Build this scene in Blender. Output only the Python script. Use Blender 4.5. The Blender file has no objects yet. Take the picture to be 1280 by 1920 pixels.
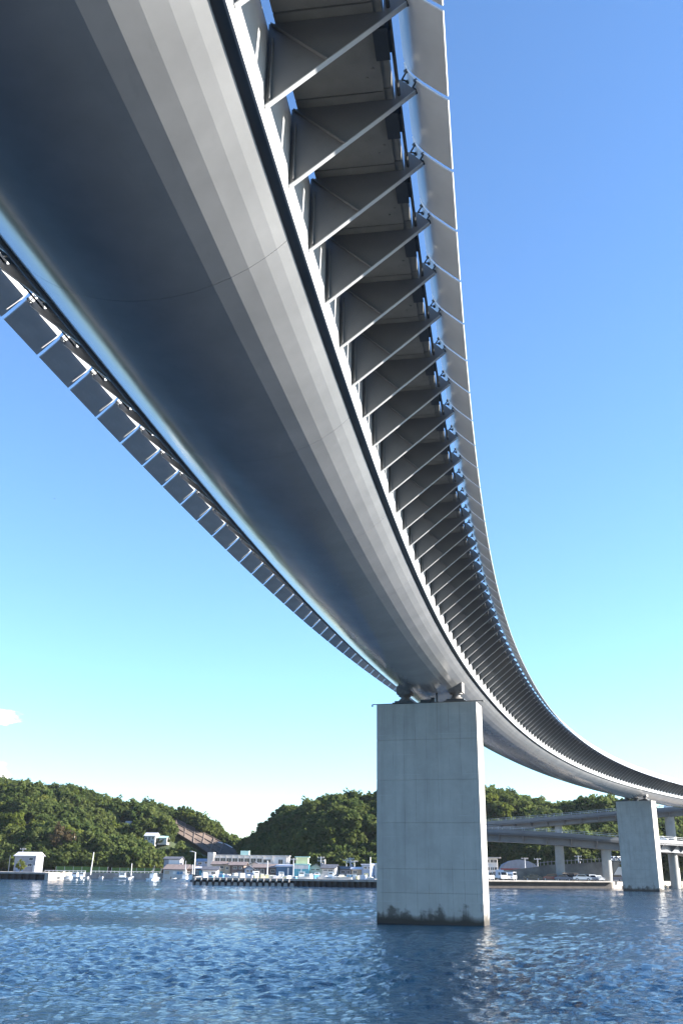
import bpy, bmesh, math, random
import numpy as np
from mathutils import Vector, Matrix, noise
R = math.radians
random.seed(7)
rng = np.random.default_rng(7)
sc = bpy.context.scene
col = sc.collection

# ------------------------------------------------------------------ camera
F_PX, PITCH, ROLL, CAM_Z = 1782.79, 0.35836, 0.01309, 3.7445
cam = bpy.data.cameras.new("camera")
cam.sensor_fit = 'VERTICAL'; cam.sensor_height = 36.0; cam.sensor_width = 24.0
cam.lens = F_PX / 1920 * 36.0
cam.clip_start = 0.2; cam.clip_end = 20000
cam_ob = bpy.data.objects.new("camera", cam); col.objects.link(cam_ob)
_cp, _sp, _cr, _sr = math.cos(PITCH), math.sin(PITCH), math.cos(ROLL), math.sin(ROLL)
_Dv = Vector((0, _cp, _sp)); _Uv = Vector((0, -_sp, _cp)); _Rv = Vector((1, 0, 0))
_R2 = _Rv * _cr + _Uv * _sr; _U2 = -_Rv * _sr + _Uv * _cr
m = Matrix.Identity(4)
for i in range(3):
    m[i][0], m[i][1], m[i][2] = _R2[i], _U2[i], -_Dv[i]
m[2][3] = CAM_Z
cam_ob.matrix_world = m
sc.camera = cam_ob

# ------------------------------------------------------------------ sky, sun, exposure
SUN_EL, SUN_AZ = R(21.0), R(90.0)          # azimuth clockwise from +Y
world = bpy.data.worlds.new("World"); sc.world = world; world.use_nodes = True
nt = world.node_tree; nt.nodes.clear()
w_out = nt.nodes.new('ShaderNodeOutputWorld'); w_bg = nt.nodes.new('ShaderNodeBackground')
w_sky = nt.nodes.new('ShaderNodeTexSky'); w_sky.sky_type = 'NISHITA'; w_sky.sun_disc = False
w_sky.sun_elevation = SUN_EL; w_sky.sun_rotation = SUN_AZ
w_sky.air_density = 1.0; w_sky.dust_density = 0.0; w_sky.ozone_density = 5.5; w_sky.altitude = 0
w_bg.inputs['Strength'].default_value = 0.086
# two small white clouds low in the sky
w_tc = nt.nodes.new('ShaderNodeTexCoord')
def cloud_mask(az, el, rx, rz, seed):
    d = Vector((math.sin(R(az)) * math.cos(R(el)), math.cos(R(az)) * math.cos(R(el)), math.sin(R(el))))
    mp = nt.nodes.new('ShaderNodeMapping'); mp.vector_type = 'TEXTURE'
    mp.inputs['Location'].default_value = d; mp.inputs['Rotation'].default_value = (0, 0, -R(az))
    mp.inputs['Scale'].default_value = (rx, 0.5, rz)
    nt.links.new(w_tc.outputs['Generated'], mp.inputs['Vector'])
    ln = nt.nodes.new('ShaderNodeVectorMath'); ln.operation = 'LENGTH'
    nt.links.new(mp.outputs[0], ln.inputs[0])
    nz = nt.nodes.new('ShaderNodeTexNoise'); nz.inputs['Scale'].default_value = 1.7; nz.inputs['Detail'].default_value = 7
    nz.inputs['Roughness'].default_value = 0.62; nz.noise_dimensions = '4D'; nz.inputs['W'].default_value = seed
    nt.links.new(mp.outputs[0], nz.inputs['Vector'])
    ma = nt.nodes.new('ShaderNodeMath'); ma.operation = 'MULTIPLY_ADD'
    nt.links.new(nz.outputs[0], ma.inputs[0]); ma.inputs[1].default_value = 1.9
    sb = nt.nodes.new('ShaderNodeMath'); sb.operation = 'SUBTRACT'; sb.inputs[0].default_value = -0.25
    nt.links.new(ln.outputs['Value'], sb.inputs[1]); nt.links.new(sb.outputs[0], ma.inputs[2])
    cr = nt.nodes.new('ShaderNodeMapRange'); cr.interpolation_type = 'SMOOTHSTEP'
    cr.inputs[1].default_value = 0.0; cr.inputs[2].default_value = 0.45
    nt.links.new(ma.outputs[0], cr.inputs[0])
    return cr.outputs[0]
m1 = cloud_mask(-19.9, 7.7, 0.045, 0.011, 1.3)
m2 = cloud_mask(-20.2, 4.7, 0.050, 0.019, 4.1)
mx = nt.nodes.new('ShaderNodeMath'); mx.operation = 'MAXIMUM'
nt.links.new(m1, mx.inputs[0]); nt.links.new(m2, mx.inputs[1])
mix = nt.nodes.new('ShaderNodeMix'); mix.data_type = 'RGBA'
nt.links.new(mx.outputs[0], mix.inputs[0]); nt.links.new(w_sky.outputs[0], mix.inputs[6])
mix.inputs[7].default_value = (10.0, 9.6, 9.3, 1)
nt.links.new(mix.outputs[2], w_bg.inputs['Color']); nt.links.new(w_bg.outputs[0], w_out.inputs['Surface'])

sun = bpy.data.lights.new("sun", 'SUN'); sun.energy = 5.0; sun.angle = R(0.53); sun.color = (1.0, 0.95, 0.88)
sun_ob = bpy.data.objects.new("sun", sun); col.objects.link(sun_ob)
_sd = Vector((math.sin(SUN_AZ) * math.cos(SUN_EL), math.cos(SUN_AZ) * math.cos(SUN_EL), math.sin(SUN_EL)))
sun_ob.rotation_euler = (-_sd).to_track_quat('-Z', 'Y').to_euler()
sun_ob.location = _sd * 300
sc.view_settings.view_transform = 'Standard'; sc.view_settings.look = 'None'
sc.view_settings.gamma = 1; sc.view_settings.use_curve_mapping = False
sc.view_settings.exposure = 2.1

# ------------------------------------------------------------------ helpers
def at(px, py, Y):
    """world point at depth Y (metres north of the camera) on the line of sight measured in the photograph"""
    a = (px - 640) / F_PX; b = -(py - 960) / F_PX
    d = _Dv + _R2 * a + _U2 * b
    return Vector((0, 0, CAM_Z)) + d * (Y / d.y)

def project(p):
    d = Vector(p) - Vector((0, 0, CAM_Z)); w = d.dot(_Dv)
    return (640 + F_PX * d.dot(_R2) / w, 960 - F_PX * d.dot(_U2) / w) if w > 1 else (-9999, -9999)
def tag(o, label=None, cat=None, group=None, kind=None):
    if label: o['label'] = label
    if cat: o['category'] = cat
    if group: o['group'] = group
    if kind: o['kind'] = kind
    return o

def empty(name, loc=(0, 0, 0), rz=0.0):
    o = bpy.data.objects.new(name, None); o.empty_display_size = 0.5
    o.location = loc; o.rotation_euler = (0, 0, rz); col.objects.link(o); return o

def link(name, me, parent=None, loc=None, rz=None):
    o = bpy.data.objects.new(name, me); col.objects.link(o)
    if parent: o.parent = parent
    if loc is not None: o.location = loc
    if rz is not None: o.rotation_euler = (0, 0, rz)
    return o

class MB:
    """collects simple solids into one mesh"""
    def __init__(s): s.v = []; s.f = []; s.mi = []; s.sm = []
    def poly(s, pts, faces, mi=0, smooth=False):
        n = len(s.v); s.v += [tuple(p) for p in pts]
        for f in faces: s.f.append([n + i for i in f]); s.mi.append(mi); s.sm.append(smooth)
        return s
    def box(s, x0, x1, y0, y1, z0, z1, mi=0):
        return s.poly([(x0, y0, z0), (x1, y0, z0), (x1, y1, z0), (x0, y1, z0), (x0, y0, z1), (x1, y0, z1), (x1, y1, z1), (x0, y1, z1)],
                      [(0, 3, 2, 1), (4, 5, 6, 7), (0, 1, 5, 4), (1, 2, 6, 5), (2, 3, 7, 6), (3, 0, 4, 7)], mi)
    def tube(s, p0, p1, r0, r1=None, n=8, mi=0, smooth=True):
        r1 = r0 if r1 is None else r1
        p0 = Vector(p0); p1 = Vector(p1); d = (p1 - p0).normalized()
        a = d.orthogonal().normalized(); b = d.cross(a)
        pts = []
        for p, r in ((p0, r0), (p1, r1)):
            for i in range(n):
                t = 2 * math.pi * i / n; pts.append(p + a * (r * math.cos(t)) + b * (r * math.sin(t)))
        k = len(s.v); s.v += [tuple(p) for p in pts]
        for i in range(n):
            j = (i + 1) % n; s.f.append([k + i, k + j, k + n + j, k + n + i]); s.mi.append(mi); s.sm.append(smooth)
        s.f.append([k + n - 1 - i for i in range(n)]); s.mi.append(mi); s.sm.append(False)
        s.f.append([k + n + i for i in range(n)]); s.mi.append(mi); s.sm.append(False)
        return s
    def prism(s, prof, y0, y1, mi=0, axis='y'):
        """profile of (a,b) extruded; axis y: (a,y,b); axis x: (x,a,b)"""
        n = len(prof)
        if axis == 'y': pts = [(a, y0, b) for a, b in prof] + [(a, y1, b) for a, b in prof]
        else: pts = [(y0, a, b) for a, b in prof] + [(y1, a, b) for a, b in prof]
        fs = [list(range(n)), list(range(2 * n - 1, n - 1, -1))] + [(i + n, (i + 1) % n + n, (i + 1) % n, i) for i in range(n)]
        s.poly(pts, fs, mi); return s
    def mesh(s, name, mats, fix=True):
        me = bpy.data.meshes.new(name); me.from_pydata(s.v, [], s.f); me.update()
        for m_ in (mats if isinstance(mats, (list, tuple)) else [mats]): me.materials.append(m_)
        me.polygons.foreach_set('material_index', s.mi); me.polygons.foreach_set('use_smooth', s.sm)
        if fix:
            bm = bmesh.new(); bm.from_mesh(me); bmesh.ops.recalc_face_normals(bm, faces=bm.faces)
            for e in bm.edges:
                if any(not f.smooth for f in e.link_faces): e.smooth = False
            bm.to_mesh(me); bm.free()
        return me
    def build(s, name, mats, parent=None, loc=None, rz=None, fix=True):
        return link(name, s.mesh(name, mats, fix), parent, loc, rz)

# ------------------------------------------------------------------ materials
class NT:
    def __init__(s, name):
        s.m = bpy.data.materials.new(name); s.m.use_nodes = True
        s.t = s.m.node_tree; s.b = s.t.nodes['Principled BSDF']
        s.co = s.t.nodes.new('ShaderNodeTexCoord')
    def noise(s, scale, detail=4, rough=.55, stretch=None, coord='Object', w=None):
        n = s.t.nodes.new('ShaderNodeTexNoise'); n.inputs['Scale'].default_value = scale
        n.inputs['Detail'].default_value = detail; n.inputs['Roughness'].default_value = rough
        src = s.co.outputs[coord] if isinstance(coord, str) else coord
        if stretch:
            mp = s.t.nodes.new('ShaderNodeMapping'); mp.inputs['Scale'].default_value = stretch
            s.t.links.new(src, mp.inputs[0]); src = mp.outputs[0]
        s.t.links.new(src, n.inputs['Vector']); return n.outputs[0]
    def ramp(s, src, stops):
        r = s.t.nodes.new('ShaderNodeValToRGB'); e = r.color_ramp.elements
        while len(e) < len(stops): e.new(0.5)
        for i, (p, c) in enumerate(stops):
            e[i].position = p; e[i].color = (c, c, c, 1) if not isinstance(c, (tuple, list)) else (*c, 1)
        s.t.links.new(src, r.inputs[0]); return r.outputs[0]
    def mixc(s, fac, a, b, mode='MIX'):
        x = s.t.nodes.new('ShaderNodeMix'); x.data_type = 'RGBA'; x.blend_type = mode
        for sock, v in ((x.inputs[0], fac), (x.inputs[6], a), (x.inputs[7], b)):
            if hasattr(v, 'is_output'): s.t.links.new(v, sock)
            elif isinstance(v, (tuple, list)): sock.default_value = (*v, 1)
            else: sock.default_value = v
        return x.outputs[2]
    def math(s, op, a, b=0.0, c=0.0):
        x = s.t.nodes.new('ShaderNodeMath'); x.operation = op
        for sock, v in zip(x.inputs, (a, b, c)):
            if hasattr(v, 'is_output'): s.t.links.new(v, sock)
            else: sock.default_value = v
        return x.outputs[0]
    def bump(s, h, strength, dist=0.02, prev=None):
        b = s.t.nodes.new('ShaderNodeBump'); b.inputs['Strength'].default_value = strength; b.inputs['Distance'].default_value = dist
        s.t.links.new(h, b.inputs['Height'])
        if prev: s.t.links.new(prev, b.inputs['Normal'])
        return b.outputs[0]
    def set(s, **k):
        for n, v in k.items():
            sock = s.b.inputs[n.replace('_', ' ')]
            if hasattr(v, 'is_output'): s.t.links.new(v, sock)
            elif isinstance(v, (tuple, list)) and len(v) == 3: sock.default_value = (*v, 1)
            else: sock.default_value = v
        return s.m

def plain(name, c, rough=.7, var=.15, scale=1.5, metallic=0.0):
    n = NT(name); nz = n.noise(scale, 5)
    colr = n.mixc(n.ramp(nz, [(.3, 0.0), (.7, 1.0)]), tuple(x * (1 - var) for x in c), tuple(min(1, x * (1 + var)) for x in c))
    return n.set(Base_Color=colr, Roughness=rough, Metallic=metallic)

def mat_steel(name, c, rough, spec=.5, dirt=.12):
    n = NT(name)
    a = n.noise(.35, 6, .6, coord='Object'); b = n.noise(3.0, 5, .6, stretch=(1, .3, 1))
    colr = n.mixc(n.ramp(a, [(.35, 0.0), (.65, 1.0)]), tuple(x * (1 - dirt) for x in c), tuple(x * (1 + dirt * .6) for x in c))
    colr = n.mixc(n.ramp(b, [(.62, 0.0), (.8, .25)]), colr, tuple(x * .6 for x in c))
    scuff = n.noise(.9, 7, .7, stretch=(1.2, .35, 1.2)); fine = n.noise(.22, 3, .5)
    colr = n.mixc(n.math('MULTIPLY', n.ramp(scuff, [(.60, 0.0), (.72, 1.0)]), n.ramp(fine, [(.5, 0.0), (.65, .35)])), colr, tuple(min(1, x * 1.7) for x in c))
    rr = n.math('MULTIPLY_ADD', b, .12, rough - .04)
    nb = n.bump(n.noise(.5, 2), .06, .05)
    return n.set(Base_Color=colr, Roughness=rr, Specular_IOR_Level=spec, Normal=nb)

M = {}
M['paint'] = mat_steel('steel_paint', (.25, .25, .245), .12)
M['paint_dull'] = mat_steel('steel_paint_dull', (.19, .19, .19), .35)
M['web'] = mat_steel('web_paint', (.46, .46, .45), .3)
M['fin'] = mat_steel('fin_paint', (.68, .68, .67), .2)
M['slab'] = plain('slab_concrete', (.20, .195, .175), .9, .22, .9)
M['dark'] = plain('dark_steel', (.04, .045, .05), .5, .2, 2)
M['bearing'] = plain('bearing_steel', (.15, .14, .13), .6, .25, 4)
M['galv'] = plain('galvanised', (.42, .43, .44), .45, .12, 3)

def mat_pier():
    n = NT('pier_concrete')
    sep = n.t.nodes.new('ShaderNodeSeparateXYZ'); geo = n.t.nodes.new('ShaderNodeNewGeometry')
    n.t.links.new(geo.outputs['Position'], sep.inputs[0]); z = sep.outputs[2]
    pos = geo.outputs['Position']
    a = n.noise(.55, 8, .62, coord=pos); fine = n.noise(9, 6, .7, coord=pos)
    streak = n.noise(1.1, 6, .6, stretch=(1.7, 1.7, .09), coord=pos)
    c = n.mixc(n.ramp(a, [(.32, 0.0), (.68, 1.0)]), (.36, .34, .30), (.45, .43, .38))
    c = n.mixc(n.math('MULTIPLY', n.ramp(streak, [(.48, 0.0), (.72, 1.0)]), .55), c, (.29, .275, .24))
    c = n.mixc(n.math('MULTIPLY', n.ramp(fine, [(.55, 0.0), (.8, 1.0)]), .3), c, (.26, .25, .225))
    ob = n.t.nodes.new('ShaderNodeSeparateXYZ'); n.t.links.new(n.co.outputs['Object'], ob.inputs[0])
    saw = n.math('FRACT', n.math('MULTIPLY_ADD', ob.outputs[0], 1.14, .5))
    line = n.math('LESS_THAN', n.math('ABSOLUTE', n.math('SUBTRACT', saw, .5)), .016)
    c = n.mixc(n.math('MULTIPLY', line, n.ramp(n.noise(.6, 4, coord=pos), [(.42, .0), (.62, .5)])), c, (.10, .095, .085))
    board = n.math('FRACT', n.math('MULTIPLY', z, .667))
    line2 = n.math('LESS_THAN', board, .012)
    c = n.mixc(n.math('MULTIPLY', line2, n.ramp(n.noise(.45, 3, coord=pos), [(.45, .0), (.6, .45)])), c, (.6, .585, .55))
    # rusty and damp drips close to the tide line, and the dark tide band itself
    drip = n.noise(1.7, 3, .5, stretch=(1, 1, .05), coord=pos)
    blot = n.noise(.9, 6, .65, coord=pos)
    h = n.math('ADD', n.math('MULTIPLY_ADD', n.ramp(drip, [(.5, 0.0), (.8, 1.0)]), 1.1, .25), n.math('MULTIPLY', n.ramp(blot, [(.45, 0.0), (.75, 1.0)]), 1.5))
    f = n.t.nodes.new('ShaderNodeMapRange'); n.t.links.new(n.math('SUBTRACT', h, z), f.inputs[0])
    f.inputs[1].default_value = -.35; f.inputs[2].default_value = .35
    c = n.mixc(n.math('MULTIPLY', f.outputs[0], .85), c, (.065, .055, .042))
    f2 = n.t.nodes.new('ShaderNodeMapRange'); n.t.links.new(n.math('MULTIPLY_ADD', blot, .5, n.math('MULTIPLY', z, -1)), f2.inputs[0])
    f2.inputs[1].default_value = -.45; f2.inputs[2].default_value = 0.0
    c = n.mixc(f2.outputs[0], c, (.045, .037, .028))
    nb = n.bump(fine, .25, .03); nb = n.bump(a, .3, .05, nb)
    return n.set(Base_Color=c, Roughness=.9, Normal=nb)
M['pier'] = mat_pier()
M['quay'] = plain('quay_concrete', (.30, .27, .24), .9, .3, .6)
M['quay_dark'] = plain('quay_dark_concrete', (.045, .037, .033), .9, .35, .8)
M['retwall'] = plain('retaining_wall_concrete', (.17, .16, .145), .95, .4, .35)
M['viaduct'] = plain('viaduct_paint', (.135, .135, .135), .5, .12, .4)
M['column'] = plain('column_concrete', (.30, .29, .265), .9, .12, .5)
M['white'] = plain('white_wall', (.72, .69, .655), .8, .07, .6)
M['offwhite'] = plain('offwhite_wall', (.54, .50, .45), .85, .1, .6)
M['beige'] = plain('beige_wall', (.48, .38, .27), .85, .15, .8)
M['brown'] = plain('brown_wall', (.19, .135, .11), .85, .2, .8)
M['greywall'] = plain('grey_wall', (.30, .295, .31), .85, .12, .7)
M['bluegrey'] = plain('bluegrey_wall', (.26, .32, .42), .8, .15, .7)
M['navy'] = plain('navy_cladding', (.04, .11, .20), .5, .15, 1)
M['teal'] = plain('teal_cladding', (.10, .36, .42), .5, .12, 1)
M['yellow'] = plain('cream_yellow_wall', (.68, .62, .36), .8, .08, 1)
M['mint'] = plain('mint_trim', (.45, .66, .58), .6, .08, 1)
M['roof_dark'] = plain('dark_tile_roof', (.085, .085, .095), .6, .3, 1.2)
M['roof_brown'] = plain('brown_tile_roof', (.17, .13, .115), .7, .25, 1.2)
M['roof_metal'] = plain('pale_metal_roof', (.60, .58, .62), .4, .08, .8)
M['roof_blue'] = plain('blue_metal_roof', (.13, .18, .27), .45, .12, .8)
M['glass'] = NT('window_glass').set(Base_Color=(.025, .032, .045), Roughness=.08)
M['carglass'] = NT('car_glass').set(Base_Color=(.015, .018, .022), Roughness=.05)
M['tyre'] = plain('tyre_rubber', (.02, .02, .02), .8, .1)
M['boatwhite'] = NT('boat_gelcoat').set(Base_Color=(.76, .77, .76), Roughness=.3)
M['boatblue'] = plain('boat_blue', (.07, .22, .36), .4, .1)
M['greennet'] = plain('green_net', (.05, .11, .028), .95, .3, 1.5)
M['rock'] = plain('shore_rock', (.26, .22, .16), .95, .4, .5)
M['slope'] = plain('cut_slope', (.115, .082, .062), .95, .35, .12)
M['slope_grid'] = plain('slope_grid', (.15, .115, .095), .95, .2, .3)
M['red'] = plain('red_paint', (.30, .03, .025), .4, .1)
M['bark'] = plain('bark', (.10, .075, .055), .95, .3, 2)
def car_paint(name, c):
    n = NT(name); m_ = n.set(Base_Color=c, Roughness=.25); n.b.inputs['Coat Weight'].default_value = .6; return m_
M['car_white'] = car_paint('car_white', (.72, .72, .71)); M['car_silver'] = car_paint('car_silver', (.40, .42, .44))
M['car_black'] = car_paint('car_black', (.012, .012, .014)); M['car_red'] = car_paint('car_red', (.16, .02, .02))
M['car_blue'] = car_paint('car_blue', (.05, .07, .13))

def mat_leaf(name, c1, c2, c3):
    n = NT(name)
    oi = n.t.nodes.new('ShaderNodeObjectInfo')
    geo = n.t.nodes.new('ShaderNodeNewGeometry')
    c = n.ramp(oi.outputs['Random'], [(0.0, c1), (.45, c2), (.8, c3), (1.0, tuple(x * 1.25 for x in c3))])
    big = n.noise(.035, 3, .5, coord=geo.outputs['Position'])
    c = n.mixc(n.ramp(big, [(.42, 0.0), (.62, .55)]), c, tuple(x * .62 for x in c1))
    c = n.mixc(n.math('MULTIPLY', geo.outputs['Random Per Island'], .5), c, c3)
    d = n.t.nodes.new('ShaderNodeBsdfDiffuse'); tr = n.t.nodes.new('ShaderNodeBsdfTranslucent')
    n.t.links.new(c, d.inputs[0]); n.t.links.new(c, tr.inputs[0])
    ms = n.t.nodes.new('ShaderNodeMixShader'); ms.inputs[0].default_value = .5
    n.t.links.new(d.outputs[0], ms.inputs[1]); n.t.links.new(tr.outputs[0], ms.inputs[2])
    n.t.links.new(ms.outputs[0], n.t.nodes['Material Output'].inputs[0]); n.t.nodes.remove(n.b)
    return n.m
M['leaf'] = mat_leaf('leaf_green', (.060, .095, .030), (.092, .122, .036), (.122, .143, .045))
M['leaf_bright'] = mat_leaf('leaf_bright', (.09, .125, .022), (.12, .15, .03), (.16, .17, .04))
M['leaf_brown'] = mat_leaf('leaf_brown', (.075, .06, .03), (.10, .075, .04), (.12, .09, .05))

def mat_hill():
    n = NT('hill_ground'); a = n.noise(.08, 6, coord='Object')
    c = n.mixc(n.ramp(a, [(.4, 0.0), (.6, 1.0)]), (.025, .04, .012), (.06, .075, .02))
    return n.set(Base_Color=c, Roughness=1.0)
M['hill'] = mat_hill()
def mat_ground():
    n = NT('shore_concrete'); a = n.noise(.05, 6, coord='Object')
    c = n.mixc(n.ramp(a, [(.4, 0.0), (.6, 1.0)]), (.30, .26, .22), (.42, .37, .32))
    return n.set(Base_Color=c, Roughness=.95)
M['ground'] = mat_ground()

def mat_sea():
    n = NT('sea_water')
    geo = n.t.nodes.new('ShaderNodeNewGeometry'); pos = geo.outputs['Position']
    w2 = n.noise(2.0, 3, .55, (.7, 1.2, 1), pos)
    w1 = n.noise(5.0, 4, .6, (.8, 1.2, 1), pos)
    lane = n.ramp(n.noise(.03, 4, .6, (.35, 1.6, 1), pos), [(.36, .5), (.62, 1.0)])
    h = n.math('ADD', n.math('MULTIPLY', w2, .22), n.math('MULTIPLY', w1, .10))
    b = n.t.nodes.new('ShaderNodeBump'); b.inputs['Distance'].default_value = 1.0
    n.t.links.new(n.math('MULTIPLY', lane, .8), b.inputs['Strength']); n.t.links.new(h, b.inputs['Height'])
    return n.set(Base_Color=(.001, .017, .042), Roughness=.07, IOR=1.333, Normal=b.outputs[0])
M['sea'] = mat_sea()

# ------------------------------------------------------------------ bridge alignment (arc length s = 0 at the near pier)
PSI0, K0, K1, C0, C1 = 0.2566983, 0.00224, 0.0014298, 0.0017039, 0.0007482
X1, Y1 = 7.1230923, 75.8198562
ZG, ZQ, ZC = 0.0148341, 0.0567016, -0.1604124
STEP, S0 = 2.3848366, -61.8848366
SG = np.linspace(-110, 260, 3701); _ds = SG[1] - SG[0]
_kap = np.where(SG < 0, K0 + C0 * SG / 100, K1 + C1 * SG / 100)
_i0 = int(np.argmin(abs(SG)))
_psi = np.concatenate([[0], np.cumsum((_kap[1:] + _kap[:-1]) / 2 * _ds)]); _psi += PSI0 - _psi[_i0]
_px = np.concatenate([[0], np.cumsum((np.sin(_psi)[1:] + np.sin(_psi)[:-1]) / 2 * _ds)])
_py = np.concatenate([[0], np.cumsum((np.cos(_psi)[1:] + np.cos(_psi)[:-1]) / 2 * _ds)])
_px += X1 - _px[_i0]; _py += Y1 - _py[_i0]
def heading(s): return float(np.interp(s, SG, _psi))
def zg(s): return ZG * s + ZQ * s * s / 1e4 + ZC * s ** 3 / 1e6
def bp(s, o, z):
    x = float(np.interp(s, SG, _px)); y = float(np.interp(s, SG, _py)); h = heading(s)
    return Vector((x + o * math.cos(h), y - o * math.sin(h), z + zg(s)))

KMIN, KMAX = -15, 110
SB = [S0 + STEP * k for k in range(KMIN, KMAX + 1)]
bridge = empty('curved_bridge', bp(0, 0, 0))
tag(bridge, 'grey steel bridge curving overhead on the tall rectangular piers', 'bridge')
BO = Vector(bridge.location)

def sweep(name, prof, ss, mats, closed=True, smooth=None, mi=None, caps=True):
    """profile (o,z) swept along the alignment"""
    v = []; f = []; sm = []; ids = []
    n = len(prof)
    for s in ss:
        for (o, z) in prof: v.append(bp(s, o, z) - BO)
    e = n if closed else n - 1
    for a in range(len(ss) - 1):
        for i in range(e):
            j = (i + 1) % n
            f.append([a * n + i, a * n + j, (a + 1) * n + j, (a + 1) * n + i])
            sm.append(bool(smooth and smooth[i])); ids.append(mi[i] if mi else 0)
    if closed and caps:
        f.append(list(range(n))); f.append([len(v) - 1 - i for i in range(n)]); sm += [False] * 2; ids += [0, 0]
    b = MB(); b.v = [tuple(p) for p in v]; b.f = f; b.mi = ids; b.sm = sm
    return b.build(name, mats, bridge)

# rounded belly: one shell segment after another, flat strips on the sunny side
RB, ZB = 4.6, 18.02
_zc = ZB + RB * math.cos(R(45))
angs = [-45 + 3.0 * i for i in range(15)] + [-1.4, 2.8, 8.44, 14.08, 19.72, 25.36, 31.0, 38.0, 45.0]
angs = [-45 + 2.5 * i for i in range(17)] + [-2.5, 0.0, 2.85, 8.47, 14.09, 19.71, 25.33, 30.95, 36.57, 40.8, 45.0]
angs = sorted(set(angs))
bprof = [(RB * math.sin(R(a)), _zc - RB * math.cos(R(a))) for a in angs]
bsm = [angs[i + 1] <= 19.8 for i in range(len(angs) - 1)]
ni = len(bprof)
inner = [(o * .985, z + .12) for o, z in reversed(bprof)]
loop = bprof + inner
lsm = bsm + [False] + [False] * (ni - 1) + [False]
k = KMIN
seg_i = 0
while k < KMAX:
    a0, a1 = S0 + STEP * (k + .5) + .006, S0 + STEP * (k + 4.5) - .006
    sweep('shell_segment', loop, [a0 + (a1 - a0) * t / 3 for t in range(4)], M['paint'], True, lsm)
    k += 4; seg_i += 1
ss_long = [S0 + STEP * (k + .5 * h) for k in range(KMIN, KMAX) for h in (0, 1)] + [S0 + STEP * KMAX]
for sd in (1, -1):
    sweep('girder_web', [(sd * 3.497, 18.10), (sd * 3.497, 20.45), (sd * 3.45, 20.45), (sd * 3.45, 18.10)], ss_long, M['web'])
    sweep('edge_pipe', [(sd * 5.93, 20.72), (sd * 5.97, 20.76), (sd * 5.93, 20.80), (sd * 5.89, 20.76)], ss_long, M['dark'])
sweep('box_soffit', [(-3.44, 18.22), (3.44, 18.22), (3.44, 18.26), (-3.44, 18.26)], ss_long, M['paint_dull'])
sweep('road_slab', [(-3.42, 20.50), (3.42, 20.50), (3.42, 20.82), (-3.42, 20.82)], ss_long, M['slab'])

# cantilever bracket, mirrored for the two sides
def bracket_mesh(sd):
    b = MB()
    P = [(3.50, 18.52), (6.285, 20.80), (6.285, 20.87), (5.97, 21.20), (5.84, 21.20), (5.84, 20.665), (3.50, 20.66)]
    b.prism([(sd * o, z) for o, z in P], -.009, .009)
    # bottom flange following the slanted edge
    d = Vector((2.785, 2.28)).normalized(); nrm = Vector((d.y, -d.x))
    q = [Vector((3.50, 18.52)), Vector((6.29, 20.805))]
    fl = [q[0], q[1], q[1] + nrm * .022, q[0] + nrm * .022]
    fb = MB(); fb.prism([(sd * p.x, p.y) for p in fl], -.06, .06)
    # diagonal rib, vertical rib at the root and a short top flange
    r0 = Vector((3.56, 20.60)); r1 = Vector((4.72, 19.53)); rd = (r1 - r0).normalized(); rn = Vector((rd.y, -rd.x)) * .012
    rib = [r0 - rn, r1 - rn, r1 + rn, r0 + rn]
    b.prism([(sd * p.x, p.y) for p in rib], -.10, -.0095)
    b.prism([(sd * 3.60, 18.65), (sd * 3.62, 18.67), (sd * 3.62, 20.2), (sd * 3.60, 20.2)], -.12, -.0095)
    return b.mesh('bracket', M['paint_dull']), fb.mesh('bottom_flange', M['web'])  # flange takes the lighter web paint to imitate light reflected onto it
def slab_mesh(sd):
    b = MB()
    y0, y1 = .03, STEP - .03
    P = [(3.63, 20.668), (5.62, 20.672), (5.62, 20.74), (5.80, 20.74), (5.80, 21.13), (5.55, 21.13), (5.55, 20.95), (3.63, 20.95)]
    b.prism([(sd * o, z) for o, z in P], y0, y1)
    for (o, yy) in ((5.45, .55), (5.45, 1.7), (4.1, 1.2), (5.3, 1.95)):
        b.tube((sd * o, yy, 20.65), (sd * o, yy, 20.70), .03, n=6)
    me = b.mesh('walkway_slab', M['slab']); return me
def edge_clip_mesh(sd):
    b = MB(); b.box(min(sd * 5.56, sd * 5.86), max(sd * 5.56, sd * 5.86), .62, 1.45, 20.60, 20.665)
    b.box(min(sd * 5.78, sd * 5.93), max(sd * 5.78, sd * 5.93), .75, 1.32, 20.67, 21.0)
    return b.mesh('edge_bracket', M['dark'])
FIN = [(6.06, 21.50), (6.11, 21.30), (6.20, 21.11), (6.33, 20.93), (6.49, 20.76), (6.66, 20.60), (6.84, 20.43), (7.015, 20.28)]
def fin_mesh(sd):
    b = MB(); y0, y1 = .075, STEP - .075; th = .035
    n = len(FIN); v = []
    for y in (y0, y1):
        for i, (o, z) in enumerate(FIN):
            a = FIN[max(i - 1, 0)]; c = FIN[min(i + 1, n - 1)]
            t = Vector((c[0] - a[0], c[1] - a[1])).normalized(); nn = Vector((-t.y, t.x)) * th
            v.append((sd * o, y, z)); v.append((sd * (o + nn.x), y, z + nn.y))
    w = 2 * n
    f = []; sm = []
    for i in range(n - 1):
        f.append([2 * i, 2 * i + 2, w + 2 * i + 2, w + 2 * i]); f.append([2 * i + 1, w + 2 * i + 1, w + 2 * i + 3, 2 * i + 3]); sm += [True, True]
        f.append([2 * i, 2 * i + 1, 2 * i + 3, 2 * i + 2]); f.append([w + 2 * i, w + 2 * i + 2, w + 2 * i + 3, w + 2 * i + 1]); sm += [False, False]
    f.append([0, w, w + 1, 1]); f.append([w - 2, w - 1, 2 * w - 1, 2 * w - 2]); sm += [False, False]
    b.v = v; b.f = f; b.mi = [0] * len(f); b.sm = sm
    return b.mesh('wind_fin', M['fin'])
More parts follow.
